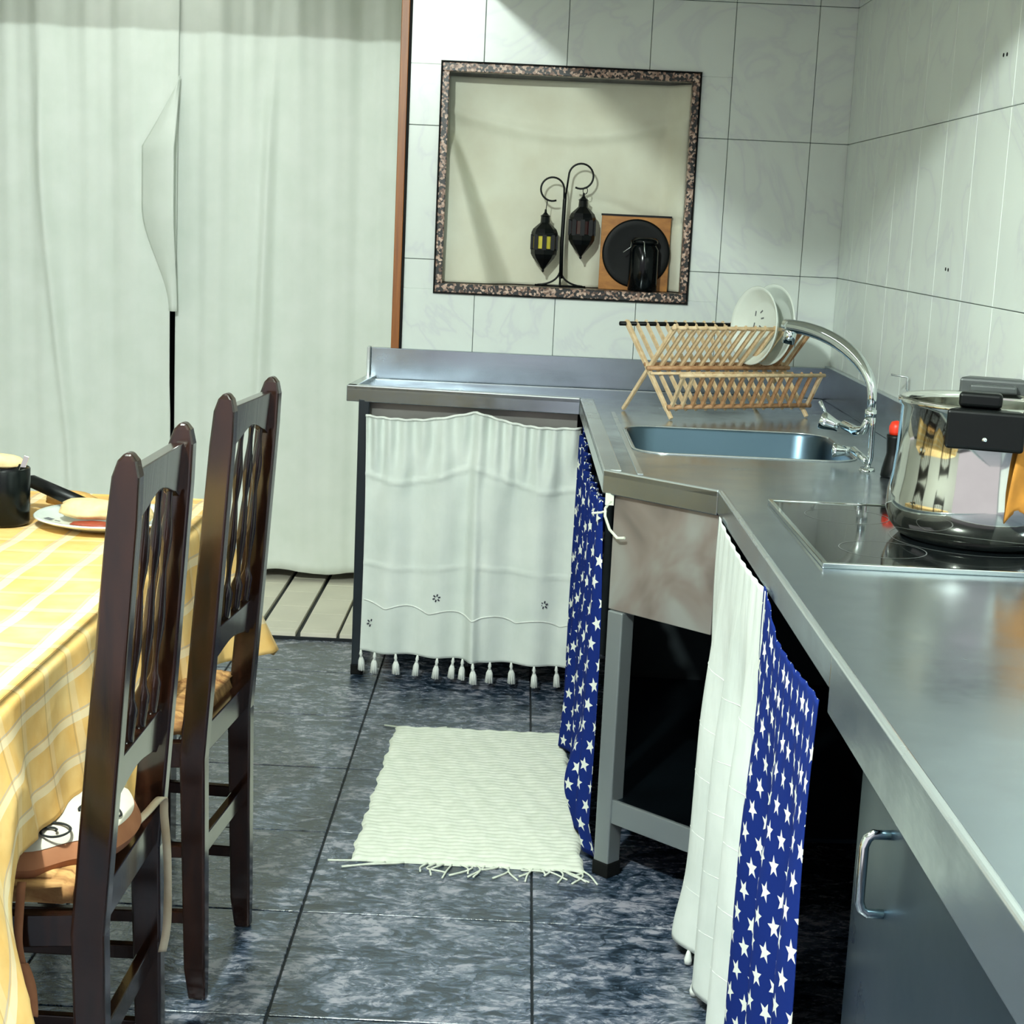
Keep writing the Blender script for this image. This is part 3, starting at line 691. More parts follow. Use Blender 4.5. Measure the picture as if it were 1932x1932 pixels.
ls = root('lantern_stand', 'black iron lantern stand with two curled hooks in the wall niche', 'lantern stand', (0.11, YL, NS_))
px0 = 0.108
put('post', MB().tube([(px0+0.002, YL, NS_+0.028), (px0, YL, 1.30), (px0+0.002, YL, 1.43), (px0+0.004, YL, 1.45)], [0.0065, 0.006, 0.006, 0.004], 10), 'iron', ls, smooth=True)
def hook(cx, cz, r, a0, a1, start):
    pts = [Vector(start)]
    for i in range(25):
        a = math.radians(lerp(a0, a1, i/24)); pts.append(Vector((cx+r*math.cos(a), YL, cz+r*math.sin(a))))
    return pts
put('hook', MB().tube(hook(0.157, 1.505, 0.038, 180, -115, (px0+0.003, YL, 1.43)), 0.0030, 8), 'iron', ls, smooth=True)
put('hook', MB().tube(hook(0.071, 1.462, 0.036, 0, 292, (px0+0.001, YL, 1.40)), 0.0030, 8), 'iron', ls, smooth=True)
for sx, sy_ in ((-1, 0), (1, 0), (0, 1), (0, -1)):
    pts = []
    for i in range(11):
        t = i/10; k_ = t**2.2*0.070
        if sy_: k_ = t**2.2*0.045*1.0
        pts.append((px0+sx*k_, YL+sy_*k_*0.6, NS_+0.006+0.058*(1-t)**1.6))
    put('foot', MB().tube(pts, 0.0030, 8), 'iron', ls, smooth=True)
put('base_ring', MB().tube([(px0-0.078, YL, NS_+0.0045), (px0+0.080, YL, NS_+0.0045)], 0.0035, 8), 'iron', ls, smooth=True)
def lantern(cx, ztop, zbot, label, gm, ring):
    h = ztop-zbot; t = root('hanging_lantern', label, 'lantern', (cx, YL, zbot))
    pr_ = [(0, 0.0), (0.004, 0.003), (0.004, 0.010), (0.012, 0.10*h), (0.032, 0.22*h), (0.040, 0.29*h), (0.041, 0.36*h), (0.040, 0.38*h)]
    put('base_cone', MB().lathe(pr_, (cx, YL, zbot), seg=8), 'iron', t)
    put('glass_body', MB().lathe([(0.0, 0.36*h), (0.0355, 0.36*h), (0.0355, 0.60*h), (0, 0.60*h)], (cx, YL, zbot), seg=8), gm, t)
    for k_ in range(8):
        a = 2*PI*(k_)/8; x, y = cx+0.036*math.cos(a), YL+0.036*math.sin(a)
        put('mullion', MB().bar((x, y, zbot+0.36*h), (x, y, zbot+0.60*h), 0.013, 0.013), 'iron', t)
    put('dome', MB().lathe([(0.041, 0.58*h), (0.041, 0.63*h), (0.036, 0.69*h), (0.022, 0.755*h), (0.0145, 0.79*h), (0.0135, 0.88*h), (0.0155, 0.895*h), (0.009, 0.92*h), (0.004, 0.95*h), (0.003, 1.0*h), (0, 1.0*h)], (cx, YL, zbot), seg=8), 'iron', t)
    put('hanger', MB().tube(ring, 0.0014, 6), 'iron', t, smooth=True)
lantern(0.053, 1.400, 1.206, 'black metal lantern with yellow glass, the left of the pair on the stand', 'yellow_glass', [(0.053, YL, 1.395), (0.057, YL, 1.428)])
rg = [(0.172+0.007*math.sin(a_*PI/8), YL, 1.462-0.0105*math.cos(a_*PI/8)) for a_ in range(17)]
lantern(0.168, 1.455, 1.252, 'black metal lantern with dark red glass, the right and higher one on the stand', 'red_glass', rg)
# amber board with black disc, dark clip-top jar
bx = root('wooden_board', 'square amber wooden board with a black disc leaning in the niche', 'board', (0.338, YB+0.105, NS_))
put('board', MB().box((0.230, YB+0.092, NS_+0.0005), (0.446, YB+0.104, 1.393)), 'box_wood', bx, bevel=0.001)
put('edge_strip', MB().box((0.228, YB+0.090, 1.390), (0.448, YB+0.105, 1.396)), 'iron', bx)
put('black_disc', MB().lathe([(0, 0.0), (0.104, 0.0), (0.106, 0.003), (0.100, 0.006), (0.085, 0.003), (0, 0.003)], (0.342, YB+0.0915, 1.277), (0, -1, 0), 64), 'black_disc', bx, smooth=True)
jr = root('clip_top_jar', 'dark clip-top glass jar standing before the black disc in the niche', 'jar', (0.365, YB+0.052, NS_))
jc = (0.365, YB+0.052, NS_+0.0005)
put('jar_body', MB().lathe([(0, 0), (0.043, 0), (0.046, 0.004), (0.046, 0.128), (0.040, 0.138), (0.038, 0.146), (0, 0.146)], jc), 'dark_glass', jr, smooth=True)
put('lid', MB().lathe([(0.0405, 0.146), (0.043, 0.148), (0.043, 0.155), (0.036, 0.164), (0, 0.166)], jc), 'dark_glass', jr, smooth=True)
put('wire_band', MB().tube([(jc[0]+0.041*math.cos(a_*PI/12), jc[1]+0.041*math.sin(a_*PI/12), NS_+0.149) for a_ in range(25)], 0.0014, 6), 'chrome', jr, smooth=True)
put('wire_clasp', MB().tube([(jc[0]-0.041, jc[1]-0.005, NS_+0.156), (jc[0]-0.043, jc[1]-0.01, NS_+0.135), (jc[0]-0.066, jc[1]-0.015, NS_+0.118)], 0.0016, 6).tube([(jc[0]-0.004, jc[1]-0.043, NS_+0.152), (jc[0]-0.003, jc[1]-0.047, NS_+0.128), (jc[0]+0.001, jc[1]-0.048, NS_+0.108)], 0.0022, 6), 'chrome', jr, smooth=True)

# ------------------------------------------------------------------ under-counter curtains
def ytop(x): return 4.652-0.085*(x+0.44)/0.62
def ecz(x):     # top edge of the embroidered curtain: sags between three clips
    if x < -0.122: t = (x+0.442)/0.32; a, b = 0.790, 0.820
    else: t = (x+0.122)/0.302; a, b = 0.820, 0.792
    return lerp(a, b, t)-0.018*math.sin(PI*t)
def ecur(a, t):
    x = lerp(-0.442, 0.180, a); zt = ecz(x); z = lerp(zt, 0.082, t)
    y = ytop(x)
    g_ = sstep(0.35, 0.0, t)
    y += 0.011*math.sin(a*2*PI*13+math.sin(a*9)*2)*g_ + 0.013*math.sin(a*2*PI*4.3+0.8+0.6*t)*sstep(0, 0.3, t)
    y -= 0.036*math.exp(-((x+0.118-0.01*t)/0.017)**2)*(0.4+0.6*t)
    y += 0.004*math.sin(a*37+t*19)*math.exp(-((t-0.2)/0.12)**2)
    y -= 0.007*math.exp(-((t-0.245-0.02*math.sin(a*9))/0.008)**2)
    y -= 0.005*math.exp(-((t-0.62-0.01*math.sin(a*7))/0.006)**2)
    x += 0.012*math.sin(t*3.0)*(a-0.5)*-0.6
    return (x, y, z)
ec = root('embroidered_curtain', 'white embroidered cotton curtain with tassels under the far worktop', 'curtain', (-0.13, 4.62, 0.08))
put('cloth', MB().grid(ecur, 200, 90), 'white_cloth', ec, smooth=True, solid=0.001)
def on_ec(x, z):
    a = (x+0.442)/0.622; t = (ecz(x)-z)/(ecz(x)-0.082); p = ecur(a, t); return Vector((p[0], p[1]-0.0025, p[2]))
pts = []
for i in range(91):
    x = -0.435+0.61*i/90; z = 0.222+0.016*abs(math.sin((x+0.5)*PI/0.13))-0.02*math.sin(i/90*1.5)
    pts.append(on_ec(x, z))
put('scallop_trim', MB().tube(pts, 0.0022, 5), 'stitch', ec, smooth=True)
put('gathered_hem', MB().tube([Vector(ecur(i/60, 0.004))+Vector((0, -0.002, 0)) for i in range(61)], 0.004, 6), 'stitch', ec, smooth=True)
for (x, z) in ((-0.217, 0.265), (0.100, 0.268), (-0.412, 0.170)):
    mb = MB(); c0 = on_ec(x, z)
    for k_ in range(6):
        a_ = k_*PI/3+0.3; dv_ = Vector((math.cos(a_), 0, math.sin(a_))); mb.bar(c0+dv_*0.005, c0+dv_*0.012, 0.004, 0.001, up=(0, 1, 0))
    put('embroidered_flower', mb, 'emb', ec)
for k_, px in enumerate((677, 705, 745, 787, 825, 855, 873, 893, 925, 965, 1008, 1050)):
    x = -0.442+(px-675)/(1073-675)*0.622; x = max(x, -0.44); a_ = (x+0.442)/0.622
    b_ = Vector(ecur(a_, 1.0)); w_ = random.uniform(0.9, 1.15); sw = random.uniform(-0.004, 0.004)
    mb = MB()
    mb.tube([b_+Vector((0, 0, 0.001)), b_+Vector((sw*0.2, 0, -0.012)), b_+Vector((sw*0.4, 0, -0.016)), b_+Vector((sw*0.5, 0, -0.022))], [0.0026, 0.0055, 0.0036, 0.0050], 8)
    for q_ in range(9):
        a2 = 2*PI*q_/8; r2 = 0 if q_ == 8 else 1
        mb.tube([b_+Vector((sw*0.5+r2*0.0015*math.cos(a2), r2*0.0015*math.sin(a2), -0.018)),
                 b_+Vector((sw*0.8+r2*0.0055*w_*math.cos(a2), r2*0.0055*math.sin(a2), -0.032)),
                 b_+Vector((sw*1.3+r2*0.0085*w_*math.cos(a2+0.2), r2*0.0085*math.sin(a2), -0.060-0.003*random.random()))], [0.002, 0.0036, 0.0032], 5)
    put('tassel', mb, 'stitch', ec, smooth=True)
# star curtain under the sink (in the x plane)
def star1(a, t):
    y = lerp(4.545, 3.300, a); zt = 0.800-0.055*math.sin(PI*min(1, a*1.0))*(1-0.25*a)
    zb = 0.015
    z = lerp(zt, zb, t)
    x = 0.182+0.013*math.sin(a*2*PI*9+0.9*math.sin(t*2))*(0.5+0.6*t)+0.006*math.sin(a*2*PI*21+t*4)*(1-0.4*t)
    x -= 0.035*t*t*(math.exp(-((a-0.36)/0.05)**2))+0.03*math.exp(-((a-0.86)/0.06)**2)*math.exp(-((t-0.85)/0.12)**2)
    if t > 0.9: x += 0.02*(t-0.9)*10*sstep(0.75, 1, a)
    return (x, y, z)
c = put('star_curtain', MB().grid(star1, 200, 60, uvfn=lambda a, t: (a*1.9, (1-t)*0.79)), 'stars', smooth=True, solid=0.001)
tag(c, 'blue curtain with white stars hanging under the sink, behind the steel corner leg', 'curtain')
kc = put('tie_cord', MB().tube([(0.196, 3.262, 0.808), (0.186, 3.268, 0.790), (0.186, 3.262, 0.775), (0.196, 3.250, 0.750), (0.212, 3.238, 0.735), (0.226, 3.226, 0.738)], 0.003, 6).tube([(0.188, 3.266, 0.785), (0.178, 3.274, 0.780), (0.160, 3.284, 0.776)], 0.0026, 6).box((0.185, 3.262, 0.798), (0.202, 3.274, 0.822)), 'cord', smooth=False)
tag(kc, 'white cord knotted at the worktop corner above the star curtain', 'cord')
# near white curtain
def wc(a, t):
    y = lerp(3.000, 2.375, a); zt = lerp(0.832, 0.830, a)-0.012*math.sin(PI*a)
    zt += 0.0
    z = lerp(zt, 0.03, t)
    g_ = sstep(0.3, 0, t)
    x = 0.386+0.0012*math.sin(a*2*PI*9)*g_+0.018*math.sin(a*2*PI*3.1+0.5+0.8*t)*sstep(0.05, 0.5, t)
    x -= 0.032*math.exp(-((t-1.0)/0.12)**2)*sstep(0.35, 0.0, a)
    x -= 0.012*t
    y2 = y+0.03*math.sin(t*PI)*(1-a)*0.5
    return (x, y2, z)
nw = root('white_curtain', 'plain white cotton curtain hanging beside the dark corner opening, next to the starry one', 'curtain', (0.38, 2.69, 0.03))
put('cloth', MB().grid(wc, 120, 80), 'white_cloth', nw, smooth=True, solid=0.001)
for zt_ in (0.30, 0.44, 0.56, 0.70, 0.84):
    pts = []
    for i in range(31):
        a_ = 0.02+0.96*i/30; p = Vector(wc(a_, zt_+0.02*math.sin(a_*5))); pts.append(p+Vector((-0.0006, 0, 0)))
    put('stitched_seam', MB().tube(pts, 0.0007, 4), 'stitch', nw)
for k_ in range(5):
    b_ = Vector(wc(0.05+0.2*k_, 1.0))
    put('tassel', MB().tube([b_, b_+Vector((0, 0, -0.006)), b_+Vector((0, 0, -0.018)), b_+Vector((0, 0, -0.026))], [0.003, 0.005, 0.008, 0.007], 7), 'stitch', nw, smooth=True)
def star2(a, t):
    y = lerp(2.400, 1.915, a)
    zt = 0.835-0.045*sstep(0, 0.35, a)+0.012*sstep(0.5, 1, a)
    z = lerp(zt, 0.02, t)
    g_ = sstep(0.45, 0, t)
    x = 0.384+0.0012*math.sin(a*2*PI*9)*g_+0.016*math.sin(a*2*PI*2.6+2.2+0.5*t)*sstep(0.05, 0.5, t)-0.006*t
    return (x, y+0.012*math.sin(t*9)*sstep(0.8, 1, a)-0.01*t, z)
c = put('star_curtain', MB().grid(star2, 160, 80, uvfn=lambda a, t: (a*0.66, (1-t)*0.83)), 'stars', smooth=True, solid=0.001)
tag(c, 'blue curtain with white stars hanging under the hob, beside the plain white curtain', 'curtain')
# ------------------------------------------------------------------ rug
rc = [Vector((-0.317, 3.265, 0)), Vector((0.182, 3.259, 0)), Vector((0.155, 4.184, 0)), Vector((-0.294, 4.184, 0))]
def rug(a, t):
    p = rc[0].lerp(rc[1], a).lerp(rc[3].lerp(rc[2], a), t)
    e_ = 0.003*math.sin(t*41)+0.0015*math.sin(t*97+1)
    if a < 0.5: p.x += e_*(1-a*2)
    else: p.x += e_*(a*2-1)
    p.x += 0.02*math.sin(t*3.1)*a*0.4
    z = 0.006+0.0045*abs(math.sin(t*PI*46+0.05*math.sin(a*11)))**0.6+0.0012*math.sin(a*50+t*30)
    if min(a, 1-a, t, 1-t) < 1e-6: z = 0.001
    return (p.x, p.y+0.001*math.sin(a*20+2), z)
rgo = root('rag_rug', 'white woven rag rug lying on the dark floor tiles', 'rug', (-0.07, 3.72, 0))
put('woven_mat', MB().grid(rug, 60, 420), 'rug', rgo, smooth=True)
random.seed(3)
def fringe(x, y, dx, dy, curl):
    pts = []
    for i in range(9):
        t = i/8; pts.append((x+dx*t+curl*math.sin(t*PI*1.3), y+dy*t+0.3*curl*math.sin(t*5), 0.0035))
    put('fringe_cord', MB().tube(pts, 0.0022, 5), 'rug', rgo, smooth=True)
fringe(-0.28, 3.262, -0.08, -0.004, 0.004); fringe(-0.24, 3.262, -0.085, -0.035, 0.006); fringe(-0.20, 3.262, -0.10, -0.025, -0.004)
for i in range(20):
    x = -0.15+0.33*i/19; fringe(x, 3.264, random.uniform(-0.035, 0.035), -random.uniform(0.015, 0.075), random.uniform(-0.024, 0.024))
fringe(0.12, 3.262, 0.075, -0.055, 0.01); fringe(0.14, 3.262, 0.05, -0.06, -0.004); fringe(0.09, 3.262, 0.06, -0.05, 0.004)
fringe(-0.28, 4.186, -0.045, 0.012, 0.0)
for i in range(12):
    x = -0.26+0.38*i/11; fringe(x, 4.183, random.uniform(-0.04, 0.04), random.uniform(0.004, 0.022), random.uniform(-0.01, 0.014))

# ------------------------------------------------------------------ chairs
def turned(mb, a, b, n_=26):
    """wavy turned spindle"""
    a, b = Vector(a), Vector(b); pts = []; rs = []
    for i in range(n_+1):
        t = i/n_; pts.append(a.lerp(b, t))
        r_ = 0.0065+0.0022*math.sin(t*PI*6)
        for c_ in (0.10, 0.16, 0.52, 0.56): r_ += 0.0045*math.exp(-((t-c_)/0.015)**2)
        rs.append(r_)
    return mb.tube(pts, rs, 8)
def make_chair(label, loc, rz, cushion):
    ch = root('dining_chair', label, 'chair', loc, rz, 'dark wooden spindle-back chairs at the dining table')
    W2 = 0.150                   # half the width between the posts
    def bx_(z): return 0.0 if z < 0.44 else (z-0.44)*0.078     # back leans towards +x
    for s_ in (-1, 1):
        # rear post: one sawn piece, rounded top
        mb = MB(); pr_ = []
        zs_ = [0.0, 0.06, 0.44, 0.70, 0.98, 1.035, 1.055, 1.065]
        hw = [0.015, 0.019, 0.022, 0.0215, 0.0195, 0.0175, 0.012, 0.004]
        hy_ = [0.012, 0.015, 0.016, 0.0155, 0.0145, 0.014, 0.013, 0.010]
        vs = []
        for z_, w_, h_ in zip(zs_, hw, hy_):
            x_ = bx_(z_)-0.012*sstep(0.15, 0, z_)*-1
            for i, j in ((-1, -1), (1, -1), (1, 1), (-1, 1)): vs.append((x_+i*w_, s_*W2+j*h_, z_))
        k_ = len(zs_)
        fs = [(3, 2, 1, 0), tuple((k_-1)*4+i for i in range(4))]+[(i*4+j, i*4+(j+1) % 4, (i+1)*4+(j+1) % 4, (i+1)*4+j) for i in range(k_-1) for j in range(4)]
        mb.add(vs, fs); put('rear_post', mb, 'dark_wood', ch, bevel=0.004, local=True, seg=3)
        mb = MB().bar((-0.385, s_*(W2+0.025), 0.0), (-0.385, s_*(W2+0.025), 0.455), 0.036, 0.036)
        put('front_leg', mb, 'dark_wood', ch, bevel=0.004, local=True)
        put('side_rail', MB().bar((-0.38, s_*(W2+0.024), 0.43), (0.0, s_*W2, 0.445), 0.020, 0.045), 'dark_wood', ch, bevel=0.002, local=True)
        for z_ in (0.26, 0.14): put('side_stretcher', MB().bar((-0.38, s_*(W2+0.024), z_), (0.0, s_*W2, z_+0.01), 0.016, 0.022), 'dark_wood', ch, bevel=0.002, local=True)
    # shaped back rails
    def shaped(zt, zb, arch, drop, name):
        mb = MB(); n_ = 24; top = []; bot = []
        for i in range(n_+1):
            t = i/n_; y = lerp(-W2+0.008, W2-0.008, t)
            e_ = min(t, 1-t)
            zt_ = zt-0.012*sstep(0.10, 0.0, e_)
            zb_ = zb+arch*sstep(0.08, 0.5, e_)-drop*(sstep(0.02, 0.09, e_)-sstep(0.09, 0.15, e_))*0.8
            top.append((y, zt_)); bot.append((y, zb_))
        poly = top+bot[::-1]; k_ = len(poly)
        vs = [(bx_(z_)-0.009, y_, z_) for y_, z_ in poly]+[(bx_(z_)+0.009, y_, z_) for y_, z_ in poly]
        fs = [tuple(range(k_)), tuple(range(2*k_-1, k_-1, -1))]+[(i, i+k_, (i+1) % k_+k_, (i+1) % k_) for i in range(k_)]
        mb.add(vs, fs); put(name, mb, 'dark_wood', ch, local=True, bevel=0.0015)
    shaped(1.040, 0.972, 0.022, 0.010, 'crest_rail'); shaped(0.655, 0.598, 0.014, 0.010, 'lower_back_rail')
    for i in range(4):
        y = lerp(-W2+0.052, W2-0.052, i/3)
        put('spindle', turned(MB(), (bx_(0.648), y, 0.648), (bx_(0.99), y, 0.998)), 'dark_wood', ch, local=True, smooth=True)
    put('rear_seat_rail', MB().bar((0, -W2, 0.458), (0, W2, 0.458), 0.020, 0.050), 'dark_wood', ch, bevel=0.002, local=True)
    put('rear_stretcher', MB().bar((0, -W2, 0.262), (0, W2, 0.262), 0.016, 0.036), 'dark_wood', ch, bevel=0.002, local=True)
    put('front_seat_rail', MB().bar((-0.385, -W2-0.02, 0.43), (-0.385, W2+0.02, 0.43), 0.020, 0.045), 'dark_wood', ch, bevel=0.002, local=True)
    put('front_stretcher', MB().bar((-0.385, -W2-0.02, 0.22), (-0.385, W2+0.02, 0.22), 0.016, 0.03), 'dark_wood', ch, bevel=0.002, local=True)
    def seatf(a, t):
        x = lerp(-0.40, -0.012, t); hw = lerp(W2+0.038, W2+0.004, t); y = lerp(-hw, hw, a)
        e_ = min(a, 1-a, t, 1-t)
        return (x, y, 0.478+0.010*sstep(0, 0.1, e_)+0.0016*math.sin((y if abs(y)*1.1 > abs(x+0.2) else x)*420))
    st_ = put('seat', MB().grid(seatf, 70, 70), 'rush', ch, smooth=True, local=True, label='woven rush seat'); q = st_.modifiers.new('t', 'SOLIDIFY'); q.thickness = 0.024; q.offset = -1 if False else 1
    q.offset = -1
    return ch
c1 = make_chair('dark wooden spindle-back chair with rush seat and a tied cushion, nearest the camera', (-0.518, 2.095, 0), -0.012, True)
c2 = make_chair('dark wooden spindle-back chair without cushion, further from the camera at the table', (-0.512, 2.780, 0), -0.09, False)
# cushion on the first chair
cu = root('seat_cushion', 'tan cushion with a white spiral-print top tied to the nearer chair', 'cushion', (-0.66, 2.095, 0.492))
def cus(a, t, top):
    u = (a-0.5)*2; v = (t-0.5)*2
    hx, hy2 = 0.168, 0.162
    m_ = max(abs(u), abs(v)); l_ = math.hypot(u, v)
    k_ = (m_/l_)**0.55 if l_ > 1e-6 else 1.0      # square parameter to a rounded square
    x = -0.662+hx*u*k_; y = 2.095+hy2*v*k_*lerp(1.0, 0.76, sstep(-0.60, -0.545, x))
    e_ = (1-m_**6)**0.5
    z = 0.520+0.036*e_ if top else 0.520-0.028*e_
    return (x, y, z)
put('cushion_body', MB().grid(lambda a, t: cus(a, t, False), 40, 40).grid(lambda a, t: cus(a, t, True), 40, 40), 'tan_cloth', cu, smooth=True)
put('printed_top', MB().grid(lambda a, t: (lambda p: (p[0], p[1], p[2]+0.0015))(cus(0.03+0.94*a, 0.03+0.94*t, True)), 40, 40), 'cushion_white', cu, smooth=True)
for (cx, cy2, sg) in ((-0.580, 1.985, 1), (-0.535, 2.07, 1), (-0.74, 2.12, -1), (-0.60, 2.225, -1)):
    pts = []
    for i in range(50):
        t = i/49; a_ = t*4.2*PI/1.0*0.75; r_ = 0.004+0.026*t
        x = cx+sg*r_*math.cos(a_)*1.1; y = cy2+r_*math.sin(a_)*0.95
        u = min(1, max(0, ((x+0.662)/0.168+1)/2)); v = min(1, max(0, ((y-2.095)/0.162+1)/2))
        pts.append((x, y, cus(u, v, True)[2]+0.0032))
    put('spiral', MB().tube(pts, 0.0018, 4), 'spiral', cu, smooth=True)
def ribbon(pts, w, name='tie_ribbon', mat='beige_tie'):
    mb = MB(); vs = []; pts = [Vector(p) for p in pts]
    P2 = []
    for i in range(len(pts)-1):
        p0 = pts[max(i-1, 0)]; p1_ = pts[i]; p2_ = pts[i+1]; p3 = pts[min(i+2, len(pts)-1)]
        for j in range(6):
            t = j/6; P2.append(0.5*((2*p1_)+(-p0+p2_)*t+(2*p0-5*p1_+4*p2_-p3)*t*t+(-p0+3*p1_-3*p2_+p3)*t**3))
    P2.append(pts[-1]); k_ = len(P2)
    for i, p in enumerate(P2):
        s_ = Vector((1, 0.35*math.sin(i*0.35), 0)).normalized(); vs += [p-s_*w/2, p+s_*w/2]
    mb.add(vs, [(2*i, 2*i+1, 2*i+3, 2*i+2) for i in range(k_-1)])
    return put(name, mb, mat, cu, smooth=True, solid=0.0025)
ribbon([(-0.53, 1.99, 0.512), (-0.515, 2.06, 0.515), (-0.498, 2.15, 0.520), (-0.488, 2.215, 0.522), (-0.487, 2.225, 0.49), (-0.481, 2.222, 0.42), (-0.480, 2.218, 0.33), (-0.486, 2.214, 0.285)], 0.012)
ribbon([(-0.602, 1.928, 0.510), (-0.602, 1.922, 0.495), (-0.604, 1.918, 0.44), (-0.600, 1.917, 0.405)], 0.011, mat='tan_cloth')
ribbon([(-0.600, 1.917, 0.405), (-0.590, 1.915, 0.375), (-0.586, 1.914, 0.335)], 0.017, mat='tan_cloth')
ribbon([(-0.602, 1.917, 0.405), (-0.604, 1.915, 0.375), (-0.598, 1.914, 0.345)], 0.016, mat='tan_cloth')

# ------------------------------------------------------------------ table, tablecloth
TX0, TX1, TY0, TY1, TZ = -1.55, -0.622, 1.62, 3.33, 0.745
tb = root('dining_table', 'dining table hidden under the yellow checked tablecloth', 'table', ((TX0+TX1)/2, (TY0+TY1)/2, 0))
put('tabletop', MB().box((TX0, TY0, TZ-0.03), (TX1, TY1, TZ)), 'dark_wood', tb, bevel=0.004)
for x in (TX0+0.08, TX1-0.10):
    for y in (TY0+0.08, TY1-0.08): put('leg', MB().box((x-0.03, y-0.03, 0), (x+0.03, y+0.03, TZ-0.03)), 'dark_wood', tb, bevel=0.003)
ZT = TZ+0.004+0.009
RC = 0.035
def per(s_):
    """perimeter of the rounded table rectangle, s in 0..1, returns point and outward normal"""
    w_, h_ = TX1-TX0+0.012-2*RC, TY1-TY0+0.012-2*RC; q_ = PI/2*RC; tot = 2*(w_+h_)+4*q_; d_ = (s_ % 1.0)*tot
    x0_, x1_, y0_, y1_ = TX0-0.006, TX1+0.006, TY0-0.006, TY1+0.006
    segs = [(h_, 'l', (x1_, y0_+RC), (0, 1), (1, 0)), (q_, 'c', (x1_-RC, y1_-RC), 0, None), (w_, 'l', (x1_-RC, y1_), (-1, 0), (0, 1)), (q_, 'c', (x0_+RC, y1_-RC), 90, None),
            (h_, 'l', (x0_, y1_-RC), (0, -1), (-1, 0)), (q_, 'c', (x0_+RC, y0_+RC), 180, None), (w_, 'l', (x0_+RC, y0_), (1, 0), (0, -1)), (q_, 'c', (x1_-RC, y0_+RC), 270, None)]
    for ln_, kd, p, dr_, nn in segs:
        if d_ <= ln_:
            if kd == 'l': return (p[0]+dr_[0]*d_, p[1]+dr_[1]*d_), nn
            a_ = math.radians(dr_+90*d_/ln_); return (p[0]+RC*math.cos(a_), p[1]+RC*math.sin(a_)), (math.cos(a_), math.sin(a_))
        d_ -= ln_
    return (x1_, y0_+RC), (1, 0)
corners = [(TX1, TY1), (TX1, TY0), (TX0, TY0), (TX0, TY1)]
def hang(a, t):
    (x, y), nn = per(a); cdist = min(math.hypot(x-c_[0], y-c_[1]) for c_ in corners)
    cw = math.exp(-(cdist/0.11)**2)
    L_ = 0.275+0.05*math.sin(y*7+x*5)*0.25+0.06*cw
    if nn[0] > 0.9:
        L_ = ZT-float(np.interp(y, [1.62, 1.70, 1.84, 2.00, 2.25, 2.36, 2.50, 2.58, 2.95, 3.05, 3.2, 3.33], [0.33, 0.45, 0.58, 0.560, 0.555, 0.46, 0.40, 0.50, 0.50, 0.46, 0.45, 0.44]))
    r_ = min(1, t/0.05)
    out = 0.010*math.sin(r_*PI/2)+(0.012+0.02*t)*t+(0.018*math.sin((x+y)*16+1.0)+0.008*math.sin((x*1.3+y)*37))*t
    out += cw*0.10*t**1.2
    if nn[0] > 0.5: out = min(out, 0.035+cw*0.10)
    z = ZT-L_*t-(0.0)
    p = (x+nn[0]*out, y+nn[1]*out, z)
    return p
def hang_uv(a, t):
    (x, y), nn = per(a); L_ = 0.30*t; return (x+nn[0]*L_, y+nn[1]*L_)
mb = MB()
NP = 400
mb.grid(hang, NP, 34, hang_uv)
# top surface: fan of rings shrinking towards the centre
cx_, cy_ = (TX0+TX1)/2, (TY0+TY1)/2
def topf(a, t):
    (x, y), nn = per(a); k_ = t; X = lerp(x, cx_, k_); Y = lerp(y, cy_, k_)
    return (X, Y, ZT+(0.0016*math.sin(X*23+Y*9)+0.0014*math.sin(Y*31-X*12))*min(1, t*12))
mb.grid(topf, NP, 30, lambda a, t: (lambda p: (p[0], p[1]))(topf(a, t)))
tc = put('tablecloth', mb, 'plaid', smooth=True)
q = tc.modifiers.new('w', 'WELD'); q.merge_threshold = 0.0004
q = tc.modifiers.new('t', 'SOLIDIFY'); q.thickness = 0.0015; q.offset = 0
tag(tc, 'yellow checked tablecloth draped over the dining table', 'tablecloth')
ZP = ZT+0.0035
# things on the table
mg = root('black_mug', 'black mug with a spoon in it at the left edge of the table', 'mug', (-0.953, 2.97, ZP))
put('mug_body', MB().lathe([(0, 0), (0.042, 0), (0.045, 0.004), (0.0455, 0.050), (0.0465, 0.104), (0.045, 0.106), (0.043, 0.102), (0.041, 0.02), (0, 0.014)], (-0.953, 2.97, ZP), seg=40), 'black_mug', mg, smooth=True)
put('mug_handle', MB().tube([(-0.998, 2.97, ZP+0.085), (-1.022, 2.97, ZP+0.08), (-1.028, 2.97, ZP+0.05), (-1.018, 2.97, ZP+0.025), (-0.998, 2.97, ZP+0.02)], 0.006, 10), 'black_mug', mg, smooth=True)
sp_ = put('teaspoon', MB().bar((-0.945, 2.965, ZP+0.03), (-0.912, 2.972, ZP+0.128), 0.010, 0.002, up=(0, 1, 0)), 'polish', bevel=0.0005)
tag(sp_, 'steel teaspoon handle sticking out of the black mug', 'spoon')
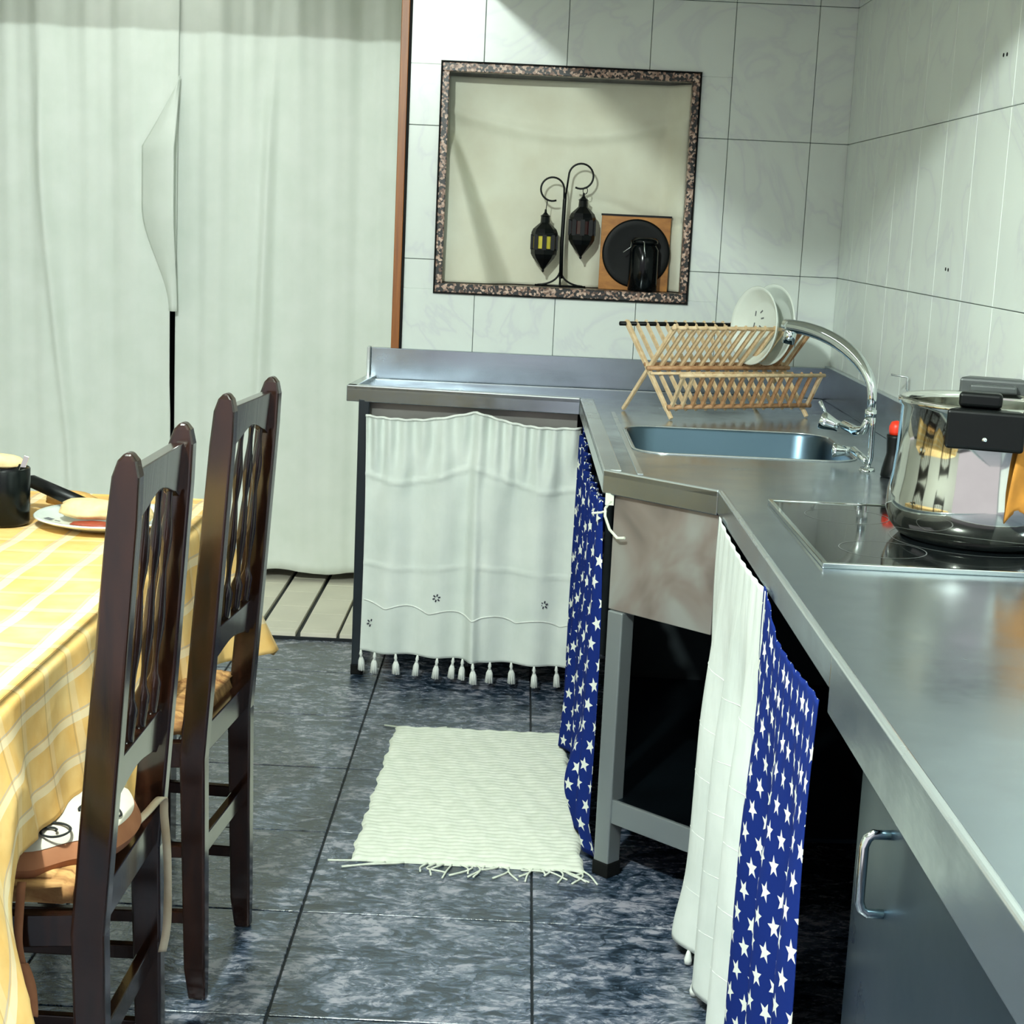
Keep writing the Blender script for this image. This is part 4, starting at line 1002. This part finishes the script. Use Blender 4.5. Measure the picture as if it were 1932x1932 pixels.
def loaf(name, c_, sx_, sy2, sz_, label, mat='bread', rz_=0.0, seed=0):
    mb = MB(); rnd = random.Random(seed); ph = [rnd.uniform(0, 6) for _ in range(4)]
    nu, nv_ = 22, 12; vs = []; R3 = Matrix.Rotation(rz_, 3, 'Z')
    for j in range(nv_+1):
        th = PI*j/nv_
        for i in range(nu):
            a_ = 2*PI*i/nu; k_ = 1+0.10*math.sin(3*a_+ph[0])*math.sin(th)+0.07*math.sin(5*a_+2*th+ph[1])+0.04*math.sin(9*th+ph[2])
            v_ = Vector((sx_*k_*math.sin(th)**0.7*math.cos(a_), sy2*k_*math.sin(th)**0.7*math.sin(a_), sz_*math.cos(th)*(1 if th < PI/2 else 0.6)))
            vs.append(Vector(c_)+R3@v_)
    fs = [(j*nu+i, j*nu+(i+1) % nu, (j+1)*nu+(i+1) % nu, (j+1)*nu+i) for j in range(nv_) for i in range(nu)]
    mb.add(vs, fs); o = put(name, mb, mat, smooth=True); tag(o, label, 'bread'); return o
sp2 = Vector((-0.768, 3.00, ZP))
pl1 = plate('side_plate', sp2, Vector((0, 0, 1)), 0.135, 'white plate holding torn bread on the yellow tablecloth', 0.018)
put('blue_print', MB().bar((-0.872, 2.955, ZP+0.0165), (-0.858, 2.948, ZP+0.0150), 0.012, 0.0006).bar((-0.852, 2.945, ZP+0.0145), (-0.842, 2.942, ZP+0.0135), 0.004, 0.0006), 'print', pl1)
loaf('bread_piece', (-0.800, 2.99, ZP+0.026), 0.062, 0.035, 0.024, 'torn piece of pale bread on the left of the white plate', 'bread', -0.15, 1)
loaf('bread_piece', (-0.712, 2.97, ZP+0.024), 0.038, 0.036, 0.022, 'rounder piece of bread on the right of the white plate', 'bread', 0.3, 2)
hm = loaf('ham_slice', (-0.785, 2.955, ZP+0.008), 0.040, 0.022, 0.005, 'sliver of red ham under the torn bread on the plate', 'ham', -0.1, 5); hm['category'] = 'ham'
loaf('bread_piece', (-0.880, 3.14, ZP+0.018), 0.050, 0.030, 0.018, 'flat crusty bread roll lying behind the mug, under the pan handle', 'crust', -0.1, 3)
loaf('bread_piece', (-0.985, 3.02, ZP+0.105), 0.050, 0.025, 0.018, 'slice of bread showing over the rim of the black mug', 'bread', 0.1, 4)
# frying pan: only its black handle reaches into view
pn = root('frying_pan', 'black pan whose thick handle points right past the mug', 'pan', (-1.08, 3.12, ZP))
put('pan_body', MB().lathe([(0, 0), (0.075, 0), (0.095, 0.03), (0.100, 0.055), (0.097, 0.055), (0.09, 0.03), (0.07, 0.004), (0, 0.004)], (-1.08, 3.14, ZP), seg=40), 'black_plastic', pn, smooth=True)
put('pan_handle', MB().tube([(-0.985, 3.12, ZP+0.052), (-0.94, 3.10, ZP+0.058), (-0.822, 3.02, ZP+0.034)], [0.010, 0.0130, 0.0140], 14), 'black_plastic', pn, smooth=True)

# things that come in sets
for key, g in (('hanging_lantern', 'metal lanterns on the iron stand'), ('bread_piece', 'pieces of bread on the table'), ('star_curtain', 'starry curtains under the worktop'), ('long_curtain', 'long curtains behind the opening')):
    for o in COL.objects:
        if o.parent is None and o.name.split('.')[0] == key: o['group'] = g
for n_ in ('soup_plate', 'dinner_plate'): bpy.data.objects[n_]['group'] = 'plates standing in the dish rack'
